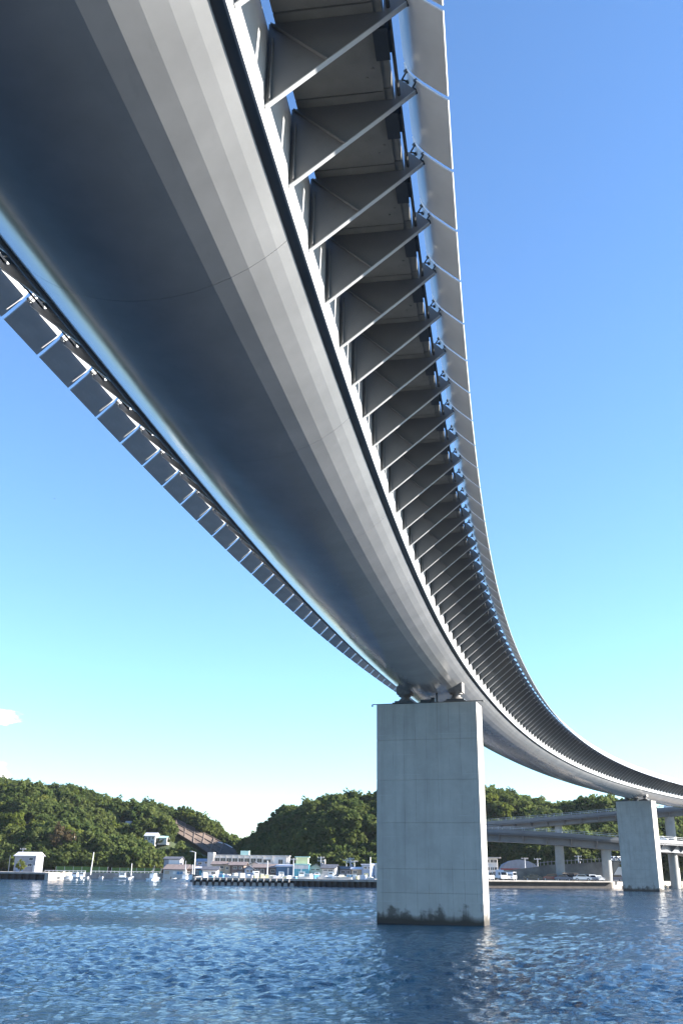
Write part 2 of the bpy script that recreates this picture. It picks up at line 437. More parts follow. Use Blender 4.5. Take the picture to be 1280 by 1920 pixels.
def clip_mesh(sd, which):
    b = MB()
    ends = (((6.00, 21.20), (6.13, 21.28)), ((6.24, 20.94), (6.34, 20.98)))
    for (p, q) in (ends if which is None else [ends[which]]):
        for yy in (-.16, .16):
            b.tube((sd * p[0], 0.0, p[1]), (sd * q[0], yy, q[1]), .022, n=5)
            b.tube((sd * (q[0] - .05), yy, q[1] - .03), (sd * q[0], yy, q[1] + .01), .05, n=6)
    return b.mesh('fin_clip', M['dark'])
meshes = {sd: dict(bracket=bracket_mesh(sd), slab=slab_mesh(sd), fin=fin_mesh(sd), clip=[clip_mesh(sd, 0), clip_mesh(sd, 1), clip_mesh(sd, None)], edge=edge_clip_mesh(sd)) for sd in (1, -1)}
for kk, s in enumerate(SB):
    for sd in (1, -1):
        base = bp(s, 0, 0) - BO; h = heading(s)
        br = link('bracket', meshes[sd]['bracket'][0], bridge, base, -h)
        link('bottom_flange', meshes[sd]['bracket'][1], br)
        if kk < 60:
            for w_ in (0, 1): link('fin_clip', meshes[sd]['clip'][w_], br)
        else: tag(link('fin_clip', meshes[sd]['clip'][2], br), kind='stuff')
        if kk < len(SB) - 1:
            nx = bp(SB[kk + 1], 0, 0) - BO; d = nx - base
            rz = -math.atan2(d.x, d.y); rx = math.atan2(d.z, math.hypot(d.x, d.y))
            sl = link('walkway_slab', meshes[sd]['slab'], bridge, base, rz)
            sl.rotation_euler = (rx, 0, rz)
            link('edge_bracket', meshes[sd]['edge'], sl)
            fn = link('wind_fin', meshes[sd]['fin'], bridge, base, rz)
            fn.rotation_euler = (rx, 0, rz)

# ------------------------------------------------------------------ bridge piers
def pier(s, W, T, ztop, rot, label):
    c = bp(s, 0, 0); h = heading(s) + rot
    root = empty('bridge_pier', (c.x, c.y, 0), -h); tag(root, label, 'bridge pier', 'concrete piers under the curved bridge')
    zs = [-4.0, 2.1, 3.76, 7.0, 10.1, 13.1, 15.87]
    zs = [z if z < 0 else z * ztop / 15.87 for z in zs]
    ch = .03
    for i in range(len(zs) - 1):
        z0, z1 = zs[i], zs[i + 1]; b = MB(); w, t = W / 2, T / 2
        P = []
        for (z, q) in ((z0, ch), (z0 + ch * .8, 0), (z1 - ch * .8, 0), (z1, ch if i < len(zs) - 2 else .02)):
            P += [(-w + q, -t + q, z), (w - q, -t + q, z), (w - q, t - q, z), (-w + q, t - q, z)]
        F = [(3, 2, 1, 0), (12, 13, 14, 15)]
        for r in range(3):
            for j in range(4): F.append((r * 4 + j, r * 4 + (j + 1) % 4, r * 4 + 4 + (j + 1) % 4, r * 4 + 4 + j))
        b.poly(P, F)
        o = b.build('concrete_lift', M['pier'], root)
    # thin drain pipe and its ends along the top edge
    cp = MB()
    cp.tube((-W / 2 - .35, -T / 2 + .1, ztop + .05), (W / 2 + .5, -T / 2 + .1, ztop + .05), .035, n=6)
    cp.tube((-W / 2 - .38, -T / 2 + .1, ztop + .06), (-W / 2 - .38, -T / 2 + .1, ztop - .12), .06, n=6)
    cp.tube((W / 2 + .52, -T / 2 + .1, ztop + .08), (W / 2 + .52, -T / 2 + .1, ztop - .08), .06, n=6)
    cp.build('drain_pipe', M['dark'], root)
    for xo in (-1.95, 2.2):
        zt = ztop
        bb = MB(); bb.box(xo - .85, xo + .85, -.75, .75, zt - .02, zt + .22); bb.box(xo - .7, xo + .7, -.62, .62, zt + .22, zt + .36)
        be = bb.build('bearing', M['dark'], root)
        b2 = MB(); b2.tube((xo, 0, zt + .36), (xo, 0, zt + .56), .58, .42, 14); b2.tube((xo, 0, zt + .56), (xo, 0, zt + .78), .34, .34, 14)
        b2.tube((xo, 0, zt + .78), (xo, 0, zt + .90), .50, .50, 14)
        b2.build('rocker', M['bearing'], be)
        sgn = 1 if xo > 0 else -1
        b3 = MB(); b3.prism([(xo - .55, zt + .90), (xo + .55, zt + .90), (xo + .55, zt + 1.62 + .25 * sgn), (xo - .55, zt + 1.62 - .25 * sgn)], -.55, .55)
        b3.build('sole_block', M['bearing'], be)
    b4 = MB(); b4.box(-.55, .15, -.6, .6, ztop - .02, ztop + .4); b4.box(.2, .55, -.45, .45, ztop - .02, ztop + .55); b4.tube((.75, -.5, ztop), (.75, -.5, ztop + .95), .09, n=8)
    b4.build('stopper', M['dark'], root)
    return root
pier(0.0, 7.893, 2.50, 15.875, 0.0508, 'tall grey concrete pier in the middle of the channel, nearest to the viewer')
pier(150.0, 7.906, 2.495, 18.02 + zg(150) * 0, 0.1289, 'farther concrete pier standing by the end of the car park quay')

# ------------------------------------------------------------------ sea
def wave_height(x, y):
    """sum of many small wind waves"""
    r = np.random.default_rng(3); h = np.zeros_like(x)
    for i in range(70):
        lam = 0.24 * (1.7 / 0.24) ** ((i / 69.0) ** 1.25)
        th = R(200) + r.normal(0, .75)
        k = 2 * math.pi / lam; slope = .027 if lam < 1.0 else .027 * (1.0 / lam) ** .8
        h += slope / k * 1.35 * np.sin(k * (x * math.sin(th) + y * math.cos(th)) + r.uniform(0, 6.283))
    lane = np.zeros_like(x)
    for i in range(14):
        lam = r.uniform(18, 70); th = r.normal(0.05, .35); k = 2 * math.pi / lam
        lane += np.sin(k * (x * math.sin(th) + y * math.cos(th) * 1.0) + r.uniform(0, 6.283))
    return h * np.clip(.92 + .17 * lane, .35, 1.5)
def sea():
    # open water: fine rings in the part of the channel that is looked at, coarse rings elsewhere
    th = np.concatenate([np.linspace(R(-34), R(34), 340), np.linspace(R(34), R(326), 120)[1:-1]])
    rs = [1.0, 8.0]; r = 14.0
    while r < 430: rs.append(r); r *= 1.0068
    rs += [470, 600, 900, 1500, 3000, 6000, 14000]
    rs = np.array(rs); T, Q = np.meshgrid(th, rs)
    x = Q * np.sin(T); y = Q * np.cos(T)
    fade = np.clip((430 - Q) / 60, 0, 1) * np.clip((Q - 10) / 4, 0, 1) * np.clip((R(35) - np.abs(T)) / R(3), 0, 1)
    z = np.where(fade > 0, wave_height(x, y) * fade, 0)
    nt2, nr = len(th), len(rs)
    co = np.stack([x, y, z], -1).reshape(-1, 3)
    i = np.arange(nr - 1)[:, None]; j = np.arange(nt2)[None]; j2 = (j + 1) % nt2
    f = np.stack([i * nt2 + j, (i + 1) * nt2 + j, (i + 1) * nt2 + j2, i * nt2 + j2], -1).reshape(-1, 4)
    me = bpy.data.meshes.new('sea')
    me.vertices.add(len(co)); me.vertices.foreach_set('co', co.ravel())
    me.loops.add(f.size); me.loops.foreach_set('vertex_index', f.ravel().astype(np.int32))
    me.polygons.add(len(f)); me.polygons.foreach_set('loop_start', np.arange(0, f.size, 4, dtype=np.int32))
    me.update(calc_edges=True); me.validate(); me.materials.append(M['sea'])
    me.polygons.foreach_set('use_smooth', np.ones(len(me.polygons), dtype=bool))
    if me.polygons[len(me.polygons) // 2].normal.z < 0: me.flip_normals()
    o = link('sea', me); tag(o, 'blue rippled sea water of the channel', None, None, 'structure')
sea()

# ------------------------------------------------------------------ land
GZ = 1.45
shore = [(-900, -700), (-420, -500), (-330, -200), (-300, 60), (-210, 220), (-120, 268), (-90.5, 269), (-92, 300), (-79, 310), (-41, 297), (-33, 262),
         (-31.5, 224), (8, 220.6), (24, 224), (34, 228.5), (66, 243.5), (67.5, 249), (90, 272), (140, 300), (260, 320), (520, 250), (700, 0), (760, -600), (1800, -700),
         (1800, 1500), (-1500, 1500), (-1500, -700)]
b = MB(); n = len(shore)
b.poly([(x, y, GZ) for x, y in shore] + [(x, y, -3) for x, y in shore], [list(range(n))] + [(i, (i + 1) % n, (i + 1) % n + n, i + n) for i in range(n)])
tag(b.build('shore_ground', M['ground']), 'low concrete apron and shore land around the bay', None, None, 'structure')

# ------------------------------------------------------------------ hills
def interp_path(P, n):
    P = [Vector(p) for p in P]; L = [0]
    for i in range(1, len(P)): L.append(L[-1] + (P[i] - P[i - 1]).length)
    out = []
    for q in range(n):
        t = L[-1] * q / (n - 1)
        i = max(j for j in range(len(L)) if L[j] <= t + 1e-6); i = min(i, len(P) - 2)
        f = (t - L[i]) / max(1e-6, L[i + 1] - L[i]); f = min(max(f, 0), 1)
        out.append(P[i].lerp(P[i + 1], f))
    for _ in range(2):
        out = [out[0]] + [(out[i - 1] + out[i] * 2 + out[i + 1]) / 4 for i in range(1, n - 1)] + [out[-1]]
    return out
HILLS = {}
def hill(name, label, ridge, foot, back, nt_=90, drop=4.5, power=1.5, bump_=3.0, mat='hill', bw=.045):
    """ridge: world points of the tree-top skyline; foot: front foot points; back: offset of the rear foot"""
    nu = 26
    rg = interp_path(ridge, nt_); ft = interp_path(foot, nt_)
    v = []; grid = []
    for i in range(nt_):
        row = []
        top = rg[i].z - drop
        for j in range(nu * 2 - 1):
            u = j / (nu - 1)
            if u <= 1:
                x = ft[i].x + (rg[i].x - ft[i].x) * u; y = ft[i].y + (rg[i].y - ft[i].y) * u
                w = 1 - (1 - u) ** power
                z = ft[i].z + (top - ft[i].z) * w
                e = math.sin(math.pi * min(u, 1)) ** .6 if u < 1 else 0
                z += bump_ * e * (noise.noise(Vector((x * bw, y * bw, 3.1))) * 1.6 + noise.noise(Vector((x * .11, y * .11, 9.7))) * .7)
            else:
                q = u - 1
                x = rg[i].x + back[0] * q; y = rg[i].y + back[1] * q
                z = top + (ft[i].z - 6 - top) * q ** 1.4
            row.append(Vector((x, y, z)))
        grid.append(row)
    b = MB(); w = nu * 2 - 1
    b.v = [tuple(p) for r in grid for p in r]
    for i in range(nt_ - 1):
        for j in range(w - 1):
            b.f.append([i * w + j, i * w + j + 1, (i + 1) * w + j + 1, (i + 1) * w + j]); b.mi.append(0); b.sm.append(True)
    me = b.mesh(name, M[mat], fix=False)
    o = link(name, me); tag(o, label, None, None, 'structure')
    HILLS[label] = (grid, nu)
    return grid, nu

LR = [at(-330, 1480, 445), at(-120, 1462, 445), at(0, 1463, 440), at(40, 1468, 436), at(75, 1473, 432), at(105, 1468, 430), at(150, 1478, 428), at(180, 1497, 426), at(205, 1502, 425),
      at(260, 1503, 420), at(300, 1510, 418), at(330, 1522, 416), at(360, 1535, 414), at(395, 1556, 412), at(425, 1578, 410)]
LF = [at(-330, 1634, 330), at(-120, 1635, 326), at(0, 1636, 330), at(110, 1633, 326), at(180, 1633, 328), at(250, 1634, 332), at(300, 1634, 334), at(350, 1632, 338), at(400, 1626, 352), at(425, 1616, 372)]
LF = [Vector((p.x, p.y, GZ - .5)) for p in LF]
gL = hill('hill', 'wooded hill on the far shore behind the small boats', LR, LF, (30, 120), 120, 6.2, 1.35, 6.0)
# the same range carries on round the bay beyond the left of the view
LR2 = [at(-330, 1480, 445), Vector((-300, 380, 48)), Vector((-400, 250, 52)), Vector((-440, 80, 46)), Vector((-460, -120, 40))]
LF2 = [Vector((LF[0].x, LF[0].y, GZ - .5)), Vector((-240, 260, GZ)), Vector((-325, 150, GZ)), Vector((-345, 0, GZ)), Vector((-360, -180, GZ))]
gL2 = hill('hill', 'wooded range round the west side of the bay', LR2, LF2, (-120, 60), 70, 5.0, 1.35, 4.0)
MR = [at(395, 1596, 430), at(440, 1585, 425), at(470, 1574, 405), at(490, 1562, 392), at(503, 1552, 384), at(512, 1532, 378), at(535, 1517, 372), at(560, 1507, 368), at(600, 1498, 364), at(650, 1494, 362), at(706, 1491, 362),
      at(770, 1486, 368), at(850, 1478, 374), at(905, 1480, 376), at(945, 1482, 374), at(975, 1490, 372), at(1005, 1500, 370), at(1045, 1505, 368), at(1080, 1502, 366), at(1112, 1503, 364), at(1150, 1514, 362),
      at(1210, 1520, 362), at(1280, 1524, 364), at(1400, 1530, 372), at(1600, 1540, 390)]
MF = [at(395, 1618, 395), at(440, 1620, 385), at(500, 1624, 345), at(560, 1628, 312), at(620, 1630, 296), at(706, 1632, 288), at(800, 1634, 300), at(880, 1634, 322), at(930, 1636, 322), at(1000, 1636, 305), at(1060, 1638, 296),
      at(1150, 1640, 290), at(1280, 1644, 292), at(1400, 1645, 300), at(1600, 1650, 330)]
MF = [Vector((p.x, p.y, GZ - .3)) for p in MF]
gM = hill('hill', 'steep wooded hill behind the harbour houses and the ramps', MR, MF, (20, 120), 170, 6.2, 1.9, 4.2)

def on_slope(px, py, g):
    """depth of the hill surface seen at that place of the photograph"""
    grid, nu = g; hits = []
    for row in grid:
        for p in row[:nu]:
            x, y = project(p); hits.append(((x - px) ** 2 + (y - py) ** 2, p.y))
    near = [h for h in hits if h[0] < 30] or [min(hits)]
    return min(h[1] for h in near)
# bare brown cutting on the right shoulder of the left hill, held by a grid of beams
def cutting():
    P = [(322, 1533, 396), (345, 1543, 394), (370, 1556, 392), (400, 1571, 390), (424, 1584, 388), (437, 1596, 384)]
    Q = [(322, 1556, 384), (345, 1570, 381), (368, 1584, 378), (392, 1600, 374), (412, 1612, 370), (430, 1622, 366)]
    top = interp_path([at(*p) for p in P], 15); bot = interp_path([at(*p) for p in Q], 15)
    root = empty('cut_slope', top[7]); o0 = Vector(root.location)
    tag(root, 'bare brown cut slope with a grid of beams on the end of the left hill', 'retaining slope')
    b = MB(); nj = 7
    pts = []
    for i in range(15):
        for j in range(nj):
            p = top[i].lerp(bot[i], j / (nj - 1)); pts.append(p - o0 + Vector((0, 0, .25 * noise.noise(p * .3))))
    b.poly(pts, [(i * nj + j, i * nj + j + 1, (i + 1) * nj + j + 1, (i + 1) * nj + j) for i in range(14) for j in range(nj - 1)], 0, True)
    back = [p + Vector((0, 6, -6)) for p in pts]
    b.build('slope_face', M['slope'], root, fix=False)
    nrm = Vector((-.1, -.75, .65))
    for j in range(0, nj, 2):
        for seg in range(7):
            p0 = top[seg * 2].lerp(bot[seg * 2], j / (nj - 1)) - o0 + nrm * .2; p1 = top[seg * 2 + 2].lerp(bot[seg * 2 + 2], j / (nj - 1)) - o0 + nrm * .2
            MB().tube(p0, p1, .22, n=5).build('beam', M['slope_grid'], root)
    for i in range(1, 15, 2):
        MB().tube(top[i] - o0 + nrm * .2, bot[i] - o0 + nrm * .2, .2, n=5).build('beam', M['slope_grid'], root)
cutting()
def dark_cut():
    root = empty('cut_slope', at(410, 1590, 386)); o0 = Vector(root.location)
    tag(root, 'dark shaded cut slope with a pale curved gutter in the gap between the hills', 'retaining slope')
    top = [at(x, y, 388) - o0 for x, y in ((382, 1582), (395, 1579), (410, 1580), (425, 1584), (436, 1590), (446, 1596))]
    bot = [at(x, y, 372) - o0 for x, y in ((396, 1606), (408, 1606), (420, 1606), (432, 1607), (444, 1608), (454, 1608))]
    b = MB(); b.poly(top + bot, [(i, i + 6, i + 7, i + 1) for i in range(5)]); b.build('slope_face', M['quay_dark'], root, fix=False)  # very dark colour carries the shade lying on this slope
    g = MB()
    for i in range(4): g.tube(top[i] + Vector((0, -.2, .1)), top[i + 1] + Vector((0, -.2, .1)), .22, n=6)
    g.build('gutter', M['white'], root)
dark_cut()

# ------------------------------------------------------------------ trees
def crown_mesh(name, mat, seed, rx=3.2, rz=2.8, clumps=26, leaves=15, size=.62, hz=3.6):
    r = random.Random(seed); b = MB()
    cs = []
    for _ in range(clumps):
        th = r.uniform(0, 6.283); ph = math.acos(r.uniform(-.55, 1)); q = r.uniform(.55, 1.0)
        cs.append((Vector((rx * q * math.sin(ph) * math.cos(th), rx * q * math.sin(ph) * math.sin(th), hz + rz * q * math.cos(ph))), r.uniform(.7, 1.25)))
    for c, cr_ in cs:
        for _ in range(leaves):
            d = Vector((r.gauss(0, 1), r.gauss(0, 1), r.gauss(.25, 1))).normalized()
            p = c + d * cr_ * r.uniform(.55, 1.0)
            nn = (d + Vector((r.gauss(0, .5), r.gauss(0, .5), r.gauss(.2, .5)))).normalized()
            a = nn.orthogonal().normalized(); a = Matrix.Rotation(r.uniform(0, 6.28), 3, nn) @ a; bb = nn.cross(a)
            s1 = size * r.uniform(.6, 1.25); s2 = s1 * r.uniform(.5, .8)
            b.poly([p - a * s1 - bb * s2 * .3, p - bb * s2, p + a * s1 + bb * .2 * s2, p + bb * s2], [(0, 1, 2, 3)])
    return b.mesh(name, M[mat], fix=False)
def trunk_mesh(h=4.0):
    b = MB(); b.tube((0, 0, -1.0), (0.1, 0, h * .55), .26, .17); b.tube((.1, 0, h * .5), (.9, .3, h), .13, .05, 6); b.tube((.1, 0, h * .5), (-.7, -.4, h * .95), .12, .05, 6); b.tube((.1, 0, h * .55), (.1, .6, h * 1.2), .12, .04, 6)
    return b.mesh('trunk', M['bark'])
CROWN = [crown_mesh('crown', 'leaf', i, rx, rz, cl, lv, sz, hz) for i, (rx, rz, cl, lv, sz, hz) in enumerate([
    (3.2, 2.6, 26, 16, .62, 3.4), (3.8, 2.4, 30, 16, .66, 3.2), (2.6, 3.2, 22, 16, .58, 3.9), (3.0, 2.2, 22, 15, .6, 3.0), (4.2, 3.0, 36, 16, .7, 3.8)])]
CROWN_B = [crown_mesh('crown', 'leaf_bright', 20 + i, 2.4, 3.0, 22, 18, .5, 3.2) for i in range(2)]
CROWN_D = [crown_mesh('crown', 'leaf_brown', 30, 2.8, 2.8, 22, 16, .5, 3.4)]
TRUNK = trunk_mesh()

protos = bpy.data.collections.new('tree_kinds')
CROWN += [crown_mesh('crown', 'leaf', 40, 2.1, 3.6, 20, 16, .5, 4.2), crown_mesh('crown', 'leaf_bright', 41, 3.4, 2.4, 24, 16, .6, 3.2), crown_mesh('crown', 'leaf', 42, 4.6, 2.6, 30, 14, .75, 3.6), crown_mesh('crown', 'leaf', 43, 2.8, 2.4, 22, 15, .55, 3.2)]
for i, me in enumerate(CROWN):
    protos.objects.link(bpy.data.objects.new('woodland_tree', me))
def forest_group():
    g = bpy.data.node_groups.new('forest', 'GeometryNodeTree')
    g.interface.new_socket('Geometry', in_out='INPUT', socket_type='NodeSocketGeometry'); g.interface.new_socket('Geometry', in_out='OUTPUT', socket_type='NodeSocketGeometry')
    N = g.nodes.new; L = g.links.new
    gi = N('NodeGroupInput'); go = N('NodeGroupOutput'); ip = N('GeometryNodeInstanceOnPoints'); ci = N('GeometryNodeCollectionInfo')
    ci.inputs['Collection'].default_value = protos; ci.inputs['Separate Children'].default_value = True; ci.inputs['Reset Children'].default_value = True
    rv = N('FunctionNodeRandomValue'); rv.data_type = 'INT'; rv.inputs[4].default_value = 0; rv.inputs[5].default_value = len(CROWN) - 1
    rr = N('FunctionNodeRandomValue'); rr.data_type = 'FLOAT_VECTOR'; rr.inputs[0].default_value = (-.12, -.12, 0); rr.inputs[1].default_value = (.12, .12, 6.28); rr.inputs['Seed'].default_value = 5
    na = N('GeometryNodeInputNamedAttribute'); na.data_type = 'FLOAT'; na.inputs[0].default_value = 'size'
    ip.inputs['Pick Instance'].default_value = True
    L(gi.outputs[0], ip.inputs['Points']); L(ci.outputs[0], ip.inputs['Instance']); L(rv.outputs[2], ip.inputs['Instance Index']); L(rr.outputs[0], ip.inputs['Rotation']); L(na.outputs[0], ip.inputs['Scale'])
    L(ip.outputs[0], go.inputs[0]); return g
FG = forest_group()
KEEP_OUT = []        # (x, y, radius) clearings
def sample_hill(grid, nu, n, umin, umax, seed):
    r = random.Random(seed); out = []
    for _ in range(n):
        i = r.uniform(0, len(grid) - 1.001); u = r.uniform(umin, umax) * (nu - 1)
        i0, j0 = int(i), int(u); fi, fj = i - i0, u - j0
        p = grid[i0][j0].lerp(grid[i0 + 1][j0], fi).lerp(grid[i0][j0 + 1].lerp(grid[i0 + 1][j0 + 1], fi), fj)
        out.append(p)
    return out
def woodland(name, label, pts, seed, smin=.55, smax=1.15):
    r = random.Random(seed)
    me = bpy.data.meshes.new(name); me.from_pydata([tuple(p) for p in pts], [], [])
    at_ = me.attributes.new('size', 'FLOAT', 'POINT'); at_.data.foreach_set('value', [r.uniform(smin, smax) for _ in pts])
    o = link(name, me); md = o.modifiers.new('forest', 'NODES'); md.node_group = FG
    tag(o, label, None, None, 'stuff'); return o
def clear(p):
    for (x, y, rad) in KEEP_OUT:
        if (p.x - x) ** 2 + (p.y - y) ** 2 < rad * rad: return False
    return True
def in_cut(p):
    """keep the cut slopes and the ground before the hillside houses free of tall trees"""
    x, y0 = project(p + Vector((0, 0, 1.0))); _, y1 = project(p + Vector((0, 0, 6.5)))
    if 316 < x < 440 and p.y < 400:
        top = 1530 + (x - 322) * .545; bot = 1560 + (x - 322) * .66
        if y1 < bot - 2 and y0 > top: return True
    if 380 < x < 454 and y1 < 1606 and y0 > 1580 and p.y < 392: return True
    if 262 < x < 326 and p.y < _y1 + 3 and y1 < 1580 and y0 > 1562: return True
    if 230 < x < 250 and p.y < _y2 + 2 and y1 < 1548 and y0 > 1542: return True
    return False
_y1 = on_slope(287, 1582, gL); _y2 = on_slope(240, 1550, gL)
KEEP_OUT += [(at(290, 1575, _y1).x, _y1, 7.5), (at(241, 1548, _y2).x, _y2, 4)]
PL = [p for p in sample_hill(*gL, 3400, 0.0, 1.35, 11) if clear(p) and not in_cut(p)]
PL2 = sample_hill(*gL2, 1100, 0.0, 1.2, 12)
PM = [p for p in sample_hill(*gM, 4600, 0.0, 1.3, 13) if clear(p) and not in_cut(p)]
woodland('woodland', 'dense broadleaf woodland covering the left hill', PL, 1)
woodland('woodland', 'woodland on the range round the bay', PL2, 2, .9, 1.6)
woodland('woodland', 'dense dark woodland covering the middle hill and the hill behind the ramps', PM, 3)

def tree(name, label, p, crown, size=1.0, rz=0.0, group=None, squash=1.0):
    root = empty(name, p, rz); root.scale = (size, size, size * squash)
    tag(root, label, 'tree', group)
    link('crown', crown, root); link('trunk', TRUNK, root); return root
def on_ground(px, Y, z=GZ):
    q = at(px, 1640, Y); return Vector((q.x, Y, z))
# trees along the foot of the left hill, one by one
r_ = random.Random(5)
for i in range(34):
    px = 84 + i * 6.6 + r_.uniform(-2, 2)
    tree('broadleaf_tree', 'leafy green tree in the row behind the green net fence', on_ground(px, 330 + r_.uniform(-1.5, 3), GZ), r_.choice(CROWN[:5]), r_.uniform(.75, 1.15), r_.uniform(0, 6), 'trees in the row behind the green net')
for i in range(12):
    px = -40 + i * 5.4 + r_.uniform(-2, 2)
    if 18 < px < 34: continue
    tree('broadleaf_tree', 'leafy green tree rising behind the grey house on the left', on_ground(px, 330 + r_.uniform(0, 6), GZ + 1), r_.choice(CROWN[:5]), r_.uniform(.8, 1.2), r_.uniform(0, 6), 'trees behind the grey house')
for px, py, sz in ((266, 1590, .5), (276, 1590, .42), (288, 1589, .4), (299, 1587, .45), (309, 1585, .42), (319, 1584, .5)):
    Y_ = on_slope(px, py, gL); tree('garden_shrub', 'low green shrub in front of the white house on the slope', at(px, py, Y_ - 1), r_.choice(CROWN[:5]), sz, r_.uniform(0, 6), 'shrubs below the hillside house')
def on_hill(px, py, Y): return at(px, py, Y)
for px, py, Y in ((12, 1572, 0), (22, 1570, 0), (32, 1573, 0)):
    Y = on_slope(px, py, gL)
    tree('bamboo_clump', 'bright yellow green bamboo clump on the slope above the grey house', on_hill(px, py, Y), r_.choice(CROWN_B), 1.05, r_.uniform(0, 6), 'bright bamboo clumps', 1.4)
tree('withered_tree', 'brownish withered tree standing on the slope right of the grey house', on_hill(113, 1603, on_slope(113, 1603, gL) - 1), CROWN_D[0], 1.25, 0, None, 1.2)
tree('garden_tree', 'small yellow green tree in front of the grey house', on_ground(37, 292), CROWN_B[0], .55)
tree('pale_tree', 'pale rounded tree on the hill beside the pier, nearer of the two', on_hill(922, 1530, on_slope(922, 1530, gM) - 2), CROWN_B[1], 1.3)
tree('pale_tree', 'pale low tree just above the upper ramp', on_hill(946, 1547, on_slope(946, 1547, gM) - 2), CROWN_B[0], 1.15)

# ------------------------------------------------------------------ quays
def path_quay(name, label, A, B, depth, z0, zt, n_units, light_fenders=False, cap=.42):
    A = Vector((A[0], A[1], 0)); B = Vector((B[0], B[1], 0)); L = (B - A).length; ang = math.atan2(B.y - A.y, B.x - A.x)
    root = empty(name, A, ang); tag(root, label, 'quay')
    MB().box(0, L, -.15, depth, zt - cap, zt).build('cap_beam', M['quay'], root)
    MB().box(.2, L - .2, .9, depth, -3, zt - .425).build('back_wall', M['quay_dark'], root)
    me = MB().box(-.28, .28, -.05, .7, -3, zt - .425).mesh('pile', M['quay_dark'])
    fb = MB(); fb.tube((0, -.28, zt - .75), (0, -.16, zt - .1), .2, .2, 8); fm = fb.mesh('fender', M['quay'])
    fb2 = MB(); fb2.prism([(-.42, .0), (.42, .0), (.3, .62), (-.3, .62)], -.3, .1); fm2 = fb2.mesh('pile_cap', M['quay'])
    for i in range(n_units):
        x = L * (i + .5) / n_units
        pl = link('pile', me, root, (x, 0, 0))
        if light_fenders:
            link('fender', fm, root, (x, 0, 0)); link('pile_cap', fm2, root, (x + L / n_units * .5, -.1, .0))
    return root, L
path_quay('harbour_quay', 'long low quay on short piles with pale fenders, in front of the harbour houses', (-31.2, 220.4), (-9.5, 218.0), 6, 0, 1.5, 16, True)
path_quay('plain_quay', 'dark plain quay wall running on behind the near pier', (-9.45, 218.0), (10.0, 215.9), 6, 0, 1.5, 16, False)
path_quay('car_park_quay', 'low quay with a thin pale deck edge below the parked cars', (31.0, 225.4), (66.0, 242.3), 7, 0, 1.62, 0, False, .24)
path_quay('jetty', 'dark ribbed jetty head with a sunlit end at the left', (-120.0, 279.5), (-75.2, 263.2), 7, 0, 1.75, 22, False)
b = MB(); b.box(.02, 1.2, -.2, 6.6, -2, 1.7); b.box(.3, 1.2, 5.9, 6.6, 1.69, 2.05)
jh = b.build('jetty_block', M['ground'], None, (-75.2, 263.2, 0), math.atan2(-16.3, 44.8)); tag(jh, 'sunlit pale concrete end block of the jetty at the left', 'jetty')
MB().box(1.15, 1.24, 3.6, 4.8, .15, .8).build('recess_shade', M['dark'], jh)  # dark plate on the end face, painting the shade of a recess

# low sea wall of the small boat harbour at the far left
sw = [(-92, 300), (-79, 310), (-41, 297), (-33, 262), (-31.5, 226)]
root = empty('sea_wall', (sw[0][0], sw[0][1], 0)); tag(root, 'long low sunlit sea wall of the small boat harbour', 'sea wall')
for (a, c) in zip(sw, sw[1:]):
    d = Vector((c[0] - a[0], c[1] - a[1], 0)); L = d.length; ang = math.atan2(d.y, d.x)
    MB().box(0, L, -.35, .35, -3, 1.6).build('wall_section', M['quay'], root, (a[0] - sw[0][0], a[1] - sw[0][1], 0), ang)
# rocks along the shore at the right
for i in range(26):
    t = i / 25; p = Vector((69, 247, .2)).lerp(Vector((104, 277, .2)), t) + Vector((r_.uniform(-1, 1), r_.uniform(-1, 1), 0))
    bm = bmesh.new(); bmesh.ops.create_icosphere(bm, subdivisions=1, radius=1)
    for vv in bm.verts: vv.co *= r_.uniform(.7, 1.2)
    me = bpy.data.meshes.new('shore_rock'); bm.to_mesh(me); bm.free(); me.materials.append(M['rock'])
    o = link('shore_rock', me, None, p, r_.uniform(0, 6)); s_ = r_.uniform(.6, 1.3); o.scale = (s_ * 1.3, s_, s_ * .8)
    tag(o, 'rough brown shore rock at the waterline right of the farther pier', 'rock', 'shore rocks beyond the farther pier')

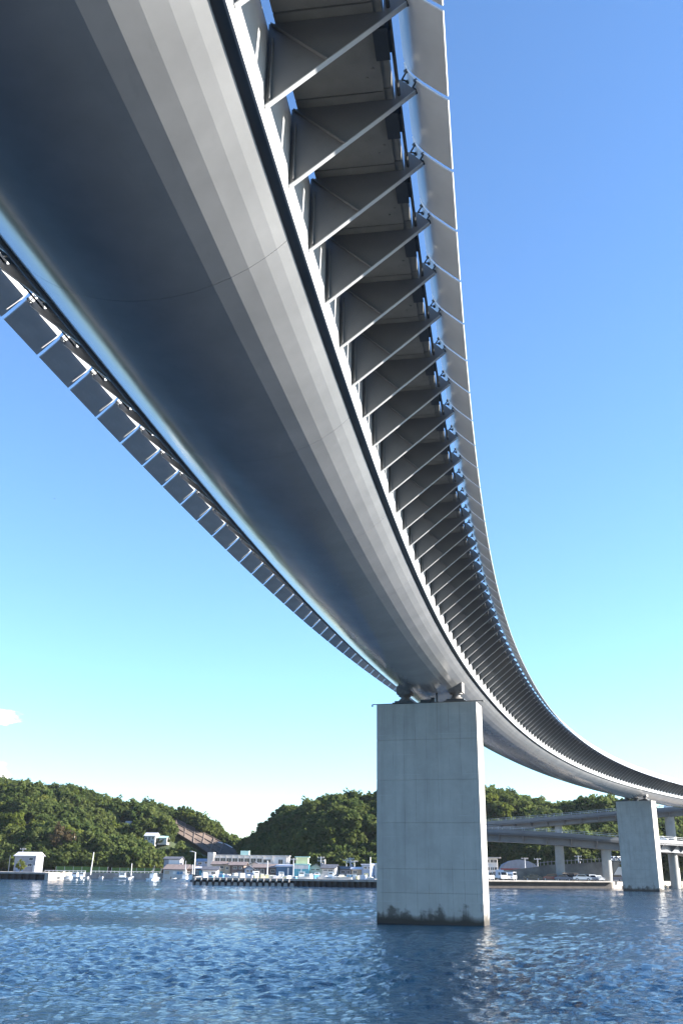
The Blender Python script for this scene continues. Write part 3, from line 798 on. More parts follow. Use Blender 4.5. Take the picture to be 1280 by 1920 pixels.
# ------------------------------------------------------------------ houses and sheds
def building(name, label, x0, x1, ytop, ybase, Y, depth, wall, roof='flat', roofmat='roof_dark', ridge=None, windows=(), doors=(), rot=0.0, over=.35, cat='building', base_z=GZ, gable=None, winmat='glass'):
    """front wall seen between pixel columns x0..x1 of the photograph at depth Y; ytop = eaves line"""
    A = at(x0, ybase, Y); B = at(x1, ybase, Y); T = at((x0 + x1) / 2, ytop, Y)
    W = (B - A).length / max(.3, math.cos(rot)); h = T.z - base_z
    root = empty(name, (A.x, A.y, base_z), rot); tag(root, label, cat)
    px2m = (B - A).length / (x1 - x0)
    MB().box(0, W, 0, depth, -1.0, h).build('wall', M[wall], root)
    rm = M[roofmat]
    if roof == 'flat':
        MB().box(-over, W + over, -over, depth + over, h, h + .28).build('roof', rm, root)
    elif roof == 'gable':          # ridge parallel to the front
        rh = ridge * px2m; o = over
        b = MB(); t = .16
        for (ya, yb) in ((-o, depth / 2), (depth + o, depth / 2)):
            za = h - rh * o / (depth / 2)
            b.poly([(-o, ya, za), (W + o, ya, za), (W + o, yb, h + rh), (-o, yb, h + rh), (-o, ya, za + t), (W + o, ya, za + t), (W + o, yb, h + rh + t), (-o, yb, h + rh + t)],
                   [(0, 1, 2, 3), (4, 5, 6, 7), (0, 1, 5, 4), (1, 2, 6, 5), (2, 3, 7, 6), (3, 0, 4, 7)])
        b.build('roof', rm, root)
        g = MB(); g.prism([(0.001, h - .01), (depth - .001, h - .01), (depth / 2, h + rh - .02)], .002, W - .002, axis='x'); g.build('gable_wall', M[gable or wall], root)
    elif roof == 'front':          # gable end faces the viewer
        rh = ridge * px2m; o = over; t = .16; b = MB()
        for (xa, xb) in ((-o, W / 2), (W + o, W / 2)):
            za = h - rh * o / (W / 2)
            b.poly([(xa, -o, za), (xb, -o, h + rh), (xb, depth + o, h + rh), (xa, depth + o, za), (xa, -o, za + t), (xb, -o, h + rh + t), (xb, depth + o, h + rh + t), (xa, depth + o, za + t)],
                   [(0, 1, 2, 3), (4, 5, 6, 7), (0, 1, 5, 4), (1, 2, 6, 5), (2, 3, 7, 6), (3, 0, 4, 7)])
        b.build('roof', rm, root)
        g = MB(); g.prism([(0.001, h - .01), (W - .001, h - .01), (W / 2, h + rh - .02)], .002, depth - .002); g.build('gable_wall', M[gable or wall], root)
    elif roof == 'shed':
        rh = ridge * px2m; o = over
        MB().prism([(-o, h + .02), (depth + o, h + rh), (depth + o, h + rh + .15), (-o, h + .17)], -o, W + o, axis='x').build('roof', rm, root)
    def rect(r): 
        a0 = (r[0] - x0) / (x1 - x0) * W; a1 = (r[2] - x0) / (x1 - x0) * W
        zt = at((x0 + x1) / 2, r[1], Y).z - base_z; zb = at((x0 + x1) / 2, r[3], Y).z - base_z
        return a0, a1, max(zb, .05), zt
    for r in windows:
        a0, a1, zb, zt = rect(r)
        f = MB(); f.box(a0 - .08, a1 + .08, -.06, -.003, zb - .08, zb); f.box(a0 - .08, a1 + .08, -.06, -.003, zt, zt + .08); f.box(a0 - .08, a0, -.06, -.003, zb, zt); f.box(a1, a1 + .08, -.06, -.003, zb, zt)
        f.box((a0 + a1) / 2 - .03, (a0 + a1) / 2 + .03, -.045, -.003, zb, zt)
        w = f.build('window', M['white'], root)
        MB().box(a0, a1, -.03, -.004, zb, zt).build('pane', M[winmat], w)
    for r in doors:
        a0, a1, zb, zt = rect(r[:4]); d = MB().box(a0, a1, -.07, -.003, zb, zt).build('door', M[r[4] if len(r) > 4 else 'dark'], root)
    return root, W, h, px2m
KZ = lambda x, y, Y: at(x, y, Y).z

# far left house
rt, W, h, pm = building('grey_house', 'grey two storey house with a pale metal roof behind the jetty', 25, 67, 1604.5, 1636, 298, 5.0, 'greywall', 'gable', 'roof_metal', 6, [(54, 1608, 61, 1613), (53, 1619, 60, 1624)], [(30, 1622, 44, 1635, 'bluegrey'), (63, 1622, 66, 1635, 'white')], R(-9), gable='white')  # white gable over grey wall puts sun and shade into the colours
# hillside house
HY = on_slope(285, 1582, gL) - 2.5
building('hillside_house', 'white house with dark windows high on the wooded slope', 271, 291, 1567, 1581, HY, 4.5, 'offwhite', 'gable', 'roof_metal', 5, [(272, 1569, 276, 1574), (278, 1569, 282, 1575), (285, 1569, 289, 1574), (284, 1576, 287, 1580)], [], R(-6), base_z=KZ(283, 1581, HY))
building('hillside_annex', 'low beige wing with a greenish roof beside the white hillside house', 295, 313, 1571, 1578, HY + 1, 3.5, 'offwhite', 'gable', 'mint', 3, [(304, 1573, 308, 1576)], [], R(-6), base_z=KZ(308, 1578, HY + 1))
HY2 = on_slope(240, 1550, gL) - 2
building('hillside_hut', 'tiny white hut almost hidden in trees near the top of the left hill', 236, 244, 1543, 1549, HY2, 3, 'white', 'gable', 'roof_metal', 3, [(238, 1545, 240, 1547)], [], 0, base_z=KZ(240, 1549, HY2))
# shop house
building('shop_house', 'old shop house with a white lower floor and a brown lean-to roof by the boats', 306, 347, 1631, 1645, 291, 7, 'offwhite', 'shed', 'roof_brown', 9, [(331, 1634, 343, 1640)], [(308, 1633, 317, 1644, 'beige'), (324, 1634, 329, 1644, 'white')], 0, winmat='boatblue')
building('upper_house', 'two storey house with grey gable and bright white front above the shop house', 306, 336, 1611, 1640, 299, 7, 'greywall', 'gable', 'roof_dark', 4, [(323, 1615, 326, 1619)], [(315, 1611.5, 336, 1621, 'white')], 0)
building('brown_shed', 'dark brown shed with a sloping roof right of the shop house', 347, 366, 1630, 1644, 294, 6, 'brown', 'shed', 'roof_brown', 7, [(351, 1634, 356, 1638)], [(358, 1633, 364, 1643)], 0)
building('blue_house', 'blue grey house with dark blue roof below the end of the left hill', 367, 392, 1615, 1640, 300, 7, 'bluegrey', 'gable', 'roof_blue', 4, [(371, 1617, 377, 1621), (383, 1616, 389, 1619)], [], 0)
building('purple_awning_shop', 'small dark shop with a pale awning roof beside the white hut', 365, 379, 1629, 1644, 268, 5, 'brown', 'shed', 'roof_metal', 3, [(368, 1633, 371, 1640)], [(373, 1632, 378, 1643, 'teal')], 0)
building('white_hut', 'small cream white hut with a dark roof at the left end of the long quay', 379, 407, 1631, 1647, 247, 5, 'white', 'gable', 'roof_dark', 5, [(386, 1635, 391, 1639), (396, 1635, 403, 1639)], [], R(2))
# long white school like building
rt, W, h, pm = building('long_white_building', 'long white flat roofed building with a row of pilasters and upper windows', 396, 541, 1605, 1645, 300, 11, 'white', 'flat', 'offwhite', None,
    [(x + .8, 1609.5, x + 9.6, 1617) for x in (401, 411.5, 422.5, 434, 445, 456.5, 468.5, 480)] + [(493, 1611, 506, 1617), (521, 1611, 529, 1619)], [], 0, .25)
for x in (399, 410.3, 421.5, 433, 444.3, 455.6, 467, 479, 491, 508, 534):
    a = (x - 396) / 145 * W; MB().box(a, a + .32, -.55, -.004, .0, h).build('pilaster', M['offwhite'], rt)
MB().box(8, 10.6, 3, 6, h + .28, h + 1.5).build('roof_box', M['mint'], rt)
MB().box(-1.3, .45, -.9, 4, -1, h + .9).build('stair_tower', M['offwhite'], rt)
building('beige_house', 'beige two storey house with brown tiled roof behind the white hut', 396, 420, 1621, 1646, 262, 7, 'beige', 'gable', 'roof_brown', 5, [(405, 1624, 418, 1627.5)], [(411, 1634, 417, 1645, 'teal')], 0)
building('corrugated_shed', 'narrow beige corrugated shed beside the beige house', 420, 431, 1621, 1646, 261, 6, 'beige', 'shed', 'roof_brown', 3, [(423, 1626, 427, 1630)], [], 0)
building('brown_house', 'dark brown house with overhanging hipped eaves', 432, 456, 1622, 1646, 260, 7, 'brown', 'gable', 'roof_brown', 5, [(437, 1625, 443, 1629), (448, 1625, 452, 1629)], [(445, 1634, 453, 1645, 'greywall')], 0, .7)
building('gable_house', 'pale house with a dark roof and a small white gable behind the long shed', 464, 487, 1622, 1646, 272, 7, 'offwhite', 'front', 'roof_dark', 5, [(470, 1624, 478, 1627)], [], 0, .5)
building('dark_gable_house', 'low house with a dark gabled roof and white barge boards', 458, 474, 1629, 1646, 256, 6, 'bluegrey', 'front', 'roof_dark', 5, [(462, 1631, 466, 1636), (469, 1631, 473, 1636)], [], 0, .5)
building('long_brown_shed', 'long low open shed under a wide brown roof', 475, 517, 1627, 1646, 258, 8, 'brown', 'gable', 'roof_brown', 6, [(477, 1630, 483, 1635), (488, 1630, 494, 1640), (508, 1630, 514, 1635)], [(497, 1630, 504, 1644)], 0, .5)
building('navy_warehouse', 'dark blue warehouse with a pale roof edge', 517, 549, 1625, 1646, 254, 9, 'navy', 'shed', 'roof_metal', 3, [], [(538.5, 1627, 541, 1645, 'white'), (522, 1629, 533, 1645, 'navy')], 0, .3)
rt, W, h, pm = building('teal_workshop', 'teal workshop with a strip of white windows and a cream upper storey', 551, 579, 1621.5, 1646, 252, 8, 'teal', 'flat', 'mint', None,
    [(552, 1623, 557, 1628.5), (557.6, 1623, 562.6, 1628.5), (566, 1623, 571, 1628.5), (571.6, 1623, 577, 1628.5)], [(563.4, 1622, 565.6, 1645, 'white')], 0, .15, winmat='white')
MB().box(.3, W - .3, 1.2, 7, h + .28, h + 1.75).build('upper_storey', M['yellow'], rt)
MB().box(0, W, .9, 7.3, h + 1.75, h + 1.95).build('upper_roof', M['mint'], rt)
building('small_gable_house', 'small house with a dark low gable between the teal workshop and the white house', 579, 603, 1627, 1646, 256, 7, 'offwhite', 'front', 'roof_dark', 6, [(583, 1629, 589, 1632), (592, 1629, 598, 1632)], [(586, 1636, 600, 1645, 'bluegrey')], 0, .5)
rt = building('white_house', 'white two storey house with a dark tiled roof and bright gable end', 603, 627, 1628, 1648, 250, 7, 'offwhite', 'gable', 'roof_dark', 6, [(606.5, 1630.5, 613, 1633), (615, 1630.5, 623, 1633)], [(615, 1640, 624, 1647, 'bluegrey'), (611, 1640, 613, 1647, 'white')], R(-8), .4, gable='white')
building('low_grey_house', 'low grey roofed house behind the utility poles', 636, 658, 1630, 1648, 256, 7, 'greywall', 'gable', 'roof_dark', 4, [(640, 1633, 646, 1637), (650, 1633, 655, 1637)], [(641, 1640, 648, 1648, 'offwhite')], 0)
building('beige_store', 'small beige store with a flat roof near the pier', 659, 677, 1630, 1649, 250, 6, 'beige', 'gable', 'roof_metal', 3, [(662, 1633, 668, 1637)], [(664, 1640, 672, 1648, 'brown')], R(-5), gable='white')
building('bluegrey_house', 'blue grey house with sunlit white end beside the pier', 678, 695, 1622, 1649, 248, 8, 'bluegrey', 'flat', 'roof_metal', None, [(682, 1625, 687, 1629), (690, 1625, 694, 1629)], [(682, 1637, 690, 1648, 'yellow')], R(-14), .2, gable='white')
building('white_annex', 'bright white annex partly hidden by the near pier', 697, 722, 1621, 1649, 252, 7, 'white', 'flat', 'white', None, [(712, 1626, 718, 1631)], [], 0, .2)
# right of the pier
rt, W, h, pm = building('apartment_house', 'white two storey apartment house with a flat overhanging roof right of the near pier', 885, 932, 1609, 1650, 272, 1.6, 'white', 'flat', 'offwhite', None,
    [(x, y0, x + 5, y0 + 5) for x in (890, 899, 912, 919.5, 926) for y0 in (1612, 1626)], [], R(-10), .9)
rt2 = MB().prism([(0, 0), (20, 0), (18, 1.6), (14.5, 2.5), (10, 2.9), (5.5, 2.5), (2, 1.6)], 0, 8)
ho = rt2.build('vaulted_hall', M['greywall'], None, (at(937, 1632, 285).x, 285, KZ(960, 1632, 285)), R(-4)); ho.scale = (.55, 1, 1.0)
tag(ho, 'low hall with a curved grey vaulted roof beyond the car park', 'hall')
MB().box(.3, 19.7, -.12, -.003, .1, .5).build('eaves_band', M['red'], ho)

# ------------------------------------------------------------------ retaining wall with fence posts behind the car park
def retaining():
    pts = [(905, 1637, 262), (1000, 1626, 262), (1022, 1622, 260), (1060, 1620, 258), (1128, 1616, 256), (1160, 1616, 262)]
    P = [at(*p) for p in pts]
    root = empty('retaining_wall', (P[0].x, P[0].y, GZ)); o0 = Vector(root.location); tag(root, 'long stained concrete retaining wall behind the parked cars', 'retaining wall')
    for a, c in zip(P, P[1:]):
        a, c = a - o0, c - o0
        d = Vector((c.x - a.x, c.y - a.y, 0)); nn = Vector((-d.y, d.x, 0)).normalized() * .5
        b = MB(); b.poly([(a.x, a.y, -1), (c.x, c.y, -1), c, a] + [(a.x + nn.x, a.y + nn.y, -1), (c.x + nn.x, c.y + nn.y, -1), c + nn, a + nn], [(0, 1, 2, 3), (4, 5, 6, 7), (3, 2, 6, 7), (0, 3, 7, 4), (1, 2, 6, 5)])
        b.build('wall_panel', M['retwall'], root)
    fr = empty('roadside_fence', P[1] + Vector((0, .3, 0))); tag(fr, 'row of pale fence posts along the top of the retaining wall', 'fence'); f0 = Vector(fr.location)
    pm_ = MB().box(-.09, .09, -.09, .09, -.1, 1.0).mesh('post', M['quay'])
    rail = MB()
    tot = interp_path(P[1:], 27)
    for q in tot: link('post', pm_, fr, q - f0 + Vector((0, .3, 0)))
    for a, c in zip(tot, tot[1:]):
        MB().tube(a - f0 + Vector((0, .3, .75)), c - f0 + Vector((0, .3, .75)), .035, n=5).build('rail', M['galv'], fr)
retaining()
rp = MB().prism([(0, 0), (3.4, 0), (3.4, 3.4), (2.3, 3.4)], 0, .6)
o = rp.build('ramp_wall', M['white'], None, (at(1143, 1652, 250).x, 250, GZ), R(-8)); tag(o, 'bright white triangular ramp wall beside the farther pier', 'ramp wall')
ur = MB().box(0, 14, 0, 6, -.4, 0).build('upper_road', M['viaduct'], None, at(1137, 1617, 275)); tag(ur, 'short stretch of raised road with parked cars beside the farther pier', 'road deck')

# ------------------------------------------------------------------ ramp viaducts
def viaduct(name, label, path, girder, halfw, cols, colr, n=44, kerb=.75, grp='ramp viaducts on the far shore'):
    """path: (px, py_of_deck_top, Y)"""
    P = interp_path([at(*p) for p in path], n)
    root = empty(name, P[0]); o0 = Vector(root.location); tag(root, label, 'viaduct', grp)
    T = []
    for i in range(n):
        a = P[max(i - 1, 0)]; c = P[min(i + 1, n - 1)]; t = (c - a); t.z = 0; T.append(t.normalized())
    def strip(nm, prof, mat):
        b = MB(); m_ = len(prof)
        for i in range(n):
            r = Vector((T[i].y, -T[i].x, 0))
            for o, z in prof: b.v.append(tuple(P[i] - o0 + r * o + Vector((0, 0, z))))
        for i in range(n - 1):
            for j in range(m_): b.f.append([i * m_ + j, i * m_ + (j + 1) % m_, (i + 1) * m_ + (j + 1) % m_, (i + 1) * m_ + j]); b.mi.append(0); b.sm.append(False)
        b.f += [list(range(m_)), list(range((n - 1) * m_, n * m_))]; b.mi += [0, 0]; b.sm += [False] * 2
        return b.build(nm, mat, root)
    w = halfw; g = w * .55
    strip('deck', [(-w, 0 - kerb), (w, 0 - kerb), (w, -kerb - .35), (-w, -kerb - .35)], M['viaduct'])
    for s in (-1, 1): strip('parapet', [(s * w, -kerb - .45), (s * w, 0), (s * (w - .25), 0), (s * (w - .25), -kerb - .45)], M['quay'] if s * 0 else M['viaduct'])
    strip('girder', [(-g, -kerb - .352), (g, -kerb - .352), (g, -kerb - .35 - girder), (-g, -kerb - .35 - girder)], M['viaduct'])
    bm_ = {s: MB().prism([(s * g, -kerb - .353), (s * (w - .15), -kerb - .353), (s * (w - .15), -kerb - .6), (s * g, -kerb - .35 - girder * .92)], -.12, .12).mesh('cantilever', M['viaduct']) for s in (-1, 1)}
    step = max(1, int(round(4.4 / max(.1, (P[1] - P[0]).length))))
    for i in range(1, n, step):
        rz = -math.atan2(T[i].x, T[i].y)
        for s in (-1, 1): link('cantilever', bm_[s], root, P[i] - o0, rz)
    for i in range(0, n, max(1, step // 2)):
        r = Vector((T[i].y, -T[i].x, 0))
        for s in (-1, 1): MB().box(-.04, .04, -.04, .04, 0, .75).build('rail_post', M['galv'], root, P[i] - o0 + r * s * (w - .12))
    for s in (-1, 1):
        for zz in (.35, .72): strip('guard_rail', [(s * (w - .10), zz), (s * (w - .10), zz + .06), (s * (w - .16), zz + .06), (s * (w - .16), zz)], M['galv'])
    for (px, Y, r) in cols:
        q = min(P, key=lambda p: abs(project(p)[0] - px) if abs(p.y - Y) < 40 else 9e9)
        zt = q.z - kerb - .35 - girder
        cb = MB(); cb.tube((q.x - o0.x, q.y - o0.y, -2 - o0.z), (q.x - o0.x, q.y - o0.y, zt + .1 - o0.z), r, r, 20)
        cb.build('column', M['column'], root)
    return P
viaduct('ramp_viaduct', 'lower ramp viaduct on round columns over the car park quay', [(760, 1553, 262), (850, 1554, 256), (912, 1555, 252), (1000, 1559, 249), (1080, 1565, 247), (1155, 1572, 247), (1200, 1574, 250), (1240, 1576, 255), (1275, 1580, 266), (1300, 1588, 282), (1310, 1590, 300)],
        1.75, 4.0, [(1048, 249, 1.08), (1131, 247, 1.15), (1258, 258, 1.15)], 1.1)
viaduct('ramp_viaduct', 'upper ramp viaduct climbing to the right in front of the wooded hill', [(780, 1552, 330), (860, 1548, 318), (912, 1543, 308), (1000, 1536, 298), (1080, 1529, 292), (1155, 1522, 288), (1240, 1516, 284), (1300, 1511, 282), (1380, 1505, 282)],
        1.3, 4.0, [(1044, 294, 1.1), (1252, 284, 1.35)], 1.2)

# ------------------------------------------------------------------ cars
WHEEL = {}
def car(label, p, rz, paint, kind='sedan', name='parked_car', group='cars parked on the quay'):
    root = empty(name, p, rz); tag(root, label, 'car' if kind != 'truck' else 'truck', group)
    if kind == 'sedan': prof = [(-2.15, .35), (2.15, .35), (2.2, .62), (2.05, .82), (1.15, .95), (.55, 1.40), (-.95, 1.42), (-1.55, .98), (-2.1, .92), (-2.2, .6)]; gl = [(1.02, .97), (.5, 1.34), (-.9, 1.36), (-1.4, .99)]
    elif kind == 'hatch': prof = [(-1.75, .35), (1.75, .35), (1.8, .7), (1.65, .95), (1.1, 1.05), (.6, 1.55), (-1.45, 1.58), (-1.72, 1.0), (-1.8, .6)]; gl = [(1.0, 1.07), (.55, 1.48), (-1.38, 1.50), (-1.6, 1.05)]
    else: prof = [(-2.2, .4), (2.2, .4), (2.25, .9), (2.1, 1.1), (1.6, 1.9), (-2.1, 1.95), (-2.2, 1.1)]; gl = [(1.95, 1.15), (1.55, 1.78), (-1.95, 1.8), (-2.05, 1.15)]
    hw = .84
    MB().prism(prof, -hw, hw).build('body', M[paint], root)
    for s in (-1, 1):
        y = s * hw; MB().prism(gl, min(y, y + s * .012), max(y, y + s * .012)).build('side_window', M['carglass'], root)
    fz = gl[0]; ft = gl[1]
    MB().poly([(fz[0] + .14, -.7, fz[1] - .01), (fz[0] + .14, .7, fz[1] - .01), (ft[0] + .1, .62, ft[1]), (ft[0] + .1, -.62, ft[1])], [(0, 1, 2, 3)]).build('windscreen', M['carglass'], root)
    for sx in (1.3, -1.3):
        for s in (-1, 1):
            wt = MB().tube((sx, s * .62, .33), (sx, s * .86, .33), .33, n=14).build('wheel', M['tyre'], root)
            MB().tube((sx, s * .855, .33), (sx, s * .875, .33), .19, n=10).build('rim', M['galv'], wt)
    for s in (-1, 1): MB().box(prof[2][0] - .06, prof[2][0] + .02, s * .6 - .16, s * .6 + .16, .62, .76).build('headlight', M['glass'], root)
    return root
def truck(label, p, rz, group='cars parked on the quay'):
    root = empty('small_truck', p, rz); tag(root, label, 'truck', group)
    MB().prism([(.55, .45), (2.2, .45), (2.25, .95), (2.05, 1.15), (1.75, 1.95), (.55, 2.0)], -.85, .85).build('cab', M['car_white'], root)
    MB().box(-2.3, .5, -.85, .85, .6, 1.0).build('bed', M['car_white'], root); MB().box(-1.2, .3, -.7, .7, 1.0, 2.35).build('water_tank', M['roof_metal'], root)
    for s in (-1, 1): MB().prism([(.75, 1.2), (1.9, 1.2), (1.65, 1.8), (.75, 1.8)], min(s * .85, s * .862), max(s * .85, s * .862)).build('side_window', M['carglass'], root)
    MB().poly([(2.06, -.7, 1.2), (2.06, .7, 1.2), (1.82, .66, 1.85), (1.82, -.66, 1.85)], [(0, 1, 2, 3)]).build('windscreen', M['carglass'], root)
    for sx in (1.4, -1.4):
        for s in (-1, 1): MB().tube((sx, s * .6, .36), (sx, s * .85, .36), .36, n=14).build('wheel', M['tyre'], root)
    return root
def qp(px, Y, z=1.63): return Vector((at(px, 1650, Y).x, Y, z))
car('small pale car at the left end of the car park quay, half behind the pier', qp(915, 231), R(60), 'car_silver', 'hatch')
truck('small white truck carrying a pale tank, third vehicle from the near pier', qp(938, 236, 1.5), R(-75))
car('white van parked right of the small truck', qp(958, 237, 1.5), R(248), 'car_white', 'van')
car('low dark car under the retaining wall', qp(997, 246, 1.5), R(180), 'car_black', 'sedan')
car('dark red car left of the first round column', qp(1031, 246, 1.5), R(175), 'car_red', 'hatch')
car('blue grey car right of the first round column', qp(1057, 243, 1.5), R(-20), 'car_blue', 'sedan')
car('black van between the two round columns', qp(1071, 244, 1.5), R(-60), 'car_black', 'van')
car('white estate car at the front, between the two round columns', qp(1091, 241.5, 1.6), R(-8), 'car_white', 'sedan')
car('silver car behind the white estate car', qp(1108, 246, 1.5), R(-80), 'car_silver', 'hatch')
car('silver grey car beside the second round column', qp(1118, 245, 1.5), R(-70), 'car_silver', 'sedan')
car('dark grey car in front of the white ramp wall', qp(1152, 247.5, 1.5), R(170), 'car_blue', 'hatch')
for i, (px, paint, w_) in enumerate(((1143, 'car_white', 'white car at the left end of the short raised road'), (1151, 'car_silver', 'silver car in the middle of the short raised road'), (1158, 'car_white', 'white car half hidden by the farther pier on the short raised road'))):
    q = at(px, 1617, 277); car(w_, q, R(-80 + 10 * i), paint, 'hatch', 'parked_car', 'cars on the raised road')
q = at(1241, 1573.5, 254); car('white car driving on the lower ramp beside the farther pier', Vector((q.x, q.y + 1.5, q.z - .75)), R(-30), 'car_white', 'hatch', 'moving_car', 'cars on the ramps')
q = at(1262, 1514.5, 283.5); car('white van driving on the upper ramp under the bridge', Vector((q.x, q.y + 1, q.z - .75)), R(0), 'car_white', 'van', 'moving_car', 'cars on the ramps')

# ------------------------------------------------------------------ boats
def boat(label, p, rz, L=5.0, kind='skiff', blue=False, mast=0):
    root = empty('fishing_boat' if kind != 'skiff' else 'skiff', p, rz); root.scale = (.82, .82, .78); tag(root, label, 'boat', 'small boats along the harbour')
    w = L * .17; hh = .55 + L * .05
    st = [(-.5, 1.0, .62), (-.25, 1.0, .6), (.1, 1.0, .62), (.33, .72, .78), (.5, .04, 1.0)]
    b = MB(); v = []
    for (x, ww, z) in st:
        X = x * L; v += [(X, -w * ww * .6, -.25), (X + (.1 if x > .3 else 0), -w * ww, hh * z), (X + (.1 if x > .3 else 0), w * ww, hh * z), (X, w * ww * .6, -.25)]
    f = [(0, 1, 2, 3), (16, 17, 18, 19)]
    for i in range(4):
        for j in range(4): f.append((i * 4 + j, i * 4 + (j + 1) % 4, i * 4 + 4 + (j + 1) % 4, i * 4 + 4 + j))
    b.poly(v, f).build('hull', M['boatwhite'], root)
    MB().box(-.5 * L, .3 * L, -w * 1.03, w * 1.03, hh * .45, hh * .52).build('rubbing_strake', M['boatblue'] if blue else M['dark'], root)
    if kind == 'cabin':
        c = MB().prism([(-.22 * L, hh * .55), (.12 * L, hh * .55), (.07 * L, hh + 1.15), (-.22 * L, hh + 1.2)], -w * .62, w * .62).build('cabin', M['boatwhite'], root)
        for s in (-1, 1): MB().box(-.18 * L, .05 * L, min(s * w * .62, s * w * .64), max(s * w * .62, s * w * .64), hh + .55, hh + .95).build('cabin_window', M['glass'], c)
        MB().box(-.25 * L, .12 * L, -w * .68, w * .68, hh + 1.2, hh + 1.27).build('cabin_roof', M['boatblue'] if blue else M['boatwhite'], root)
    else:
        MB().box(-.5 * L - .25, -.5 * L, -.16, .16, hh * .3, hh + .45).build('outboard_motor', M['dark'], root)
        MB().box(-.12 * L, -.06 * L, -w * .8, w * .8, hh * .63, hh * .68).build('thwart', M['boatblue'], root)
    if mast:
        MB().tube((-.05 * L, 0, hh * .5), (-.05 * L, 0, hh + mast), .05, .03, 6).build('mast', M['galv'], root)
        MB().tube((-.05 * L, 0, hh + mast * .6), (-.4 * L, 0, hh + mast * .45), .03, n=5).build('boom', M['galv'], root)
    return root
def wp(px, Y): q = at(px, 1645, Y); return Vector((q.x, Y, 0.05))
boat('white skiff just right of the jetty head', wp(121, 292), R(10), 5.5)
boat('white motor boat with blue cabin roof by the dark patch of wall', wp(139, 299), R(170), 6.0, 'cabin', True, 1.6)
boat('white cabin boat beside the tall white pole', wp(152, 301), R(175), 5.5, 'cabin', False, 0)
boat('tiny white skiff right of the tall white pole', wp(190, 302), R(-60), 3.6)
boat('white boat with a long pale cover drawn up in the small harbour', wp(232, 298), R(5), 7.0, 'cabin', False, 1.0)
boat('narrow white skiff below the short white pole', wp(243, 296), R(80), 4.0)
boat('large white fishing boat with two masts in front of the palm like plants', wp(289, 284), R(75), 7.5, 'cabin', True, 4.0)
boat('white skiff in front of the shop house', wp(318, 284), R(5), 4.6)
boat('white skiff below the shop window', wp(334, 282), R(5), 4.4)
boat('white fishing boat with a mast at the right of the shop house', wp(348, 278), R(80), 6.5, 'cabin', False, 3.6)
boat('white fishing boat with blue trim at the head of the long quay', wp(361, 270), R(70), 6.5, 'cabin', True, 3.2)
# boats drawn up on the long quay, in front of the houses
for i, (px, Y, L, kind, bl, lab) in enumerate(((441, 226, 4.2, 'skiff', True, 'white skiff on the quay in front of the brown house'), (478, 227, 5.5, 'cabin', False, 'white boat on the quay in front of the long brown shed'),
        (489, 225, 4.4, 'skiff', False, 'skiff on the quay left of the thin flag pole'), (515, 226, 4.2, 'skiff', True, 'skiff on the quay at the left corner of the navy warehouse'), (529, 227, 5.2, 'cabin', True, 'cabin boat on the quay in front of the navy warehouse door'),
        (563, 226, 6.0, 'cabin', False, 'white cabin boat on the quay below the teal workshop'), (573, 224, 4.6, 'skiff', False, 'skiff on the quay at the right corner of the teal workshop'), (592, 226, 5.0, 'cabin', True, 'cabin boat on the quay below the small gable house'),
        (622, 226, 5.2, 'cabin', True, 'cabin boat on the quay below the white house'), (641, 224, 6.4, 'skiff', False, 'long white skiff on the quay right of the white house'), (668, 226, 4.8, 'skiff', True, 'skiff on the quay below the beige store'), (688, 225, 4.6, 'skiff', False, 'skiff on the quay nearest to the pier'))):
    q = at(px, 1650, Y); bo = boat(lab, Vector((q.x, Y, 1.6)), R((i * 37) % 40 - 20 + 180 * (i % 2)), L, kind, bl, 1.3 if kind == 'cabin' else 0); bo.scale = (.68, .68, .62)

# ------------------------------------------------------------------ poles, lamps, fences
def pole(label, px, ytop, Y, ybase=None, r=.12, arms=0, lamp=False, mat='galv', base_z=GZ, name='utility_pole', cat='utility pole', lean=0.0):
    q = at(px, 1640, Y); top = at(px, ytop, Y).z - base_z
    root = empty(name, (q.x, Y, base_z)); tag(root, label, cat, 'poles and lamps along the shore')
    MB().tube((0, 0, -.5), (lean, 0, top), r * 1.15, r * .75, 8).build('pole_shaft', M[mat], root)
    for i in range(arms):
        z = top - .35 - .75 * i
        a = MB().box(-.9, .9, -.06, .06, z - .06, z + .06).build('crossarm', M['galv'], root)
        for xx in (-.8, -.3, .4, .8): MB().tube((xx, 0, z + .06), (xx, 0, z + .3), .06, n=6).build('insulator', M['white'], a)
    if arms > 1: MB().tube((.35, 0, top - 2.4), (.35, 0, top - 1.5), .25, n=10).build('transformer', M['greywall'], root)
    if lamp:
        MB().tube((lean, 0, top), (lean - 1.0, 0, top + .25), .06, n=6).build('lamp_arm', M[mat], root)
        MB().box(lean - 1.5, lean - .9, -.14, .14, top + .18, top + .32).build('lamp_head', M['white'], root)
    return root
pole('pale weathered pole left of the grey house', 15.5, 1604, 300, r=.12, mat='offwhite')
pole('thin pole with crossarm on the slope above the grey house', 38, 1590, 306, r=.10, arms=1)
pole('tall plain white pole on the sea wall left of centre of the small harbour', 170, 1598, 305, r=.14, mat='white', name='flag_pole', cat='pole', lean=.35)
pole('short white pole on the small harbour wall', 246, 1619, 296, r=.12, mat='white', name='flag_pole', cat='pole')
pole('tall white lamp pole left of the white hut', 364, 1598, 275, r=.16, mat='white', name='lamp_post', cat='lamp post', lamp=True)
pole('thin white post beside the fishing boats', 360.5, 1621, 277, r=.12, mat='white', name='flag_pole', cat='pole')
pole('thin grey pole in front of the brown shed', 347, 1614, 285, r=.09)
pole('slim tapering white mast on the quay before the long brown shed', 501, 1614, 226, r=.13, mat='white', name='flag_pole', cat='pole', base_z=1.5)
pole('pole at the left corner of the teal workshop', 549.5, 1609, 250, r=.13, arms=1)
pole('pole behind the small gable house, left of a pair', 601, 1606, 262, r=.14, arms=2)
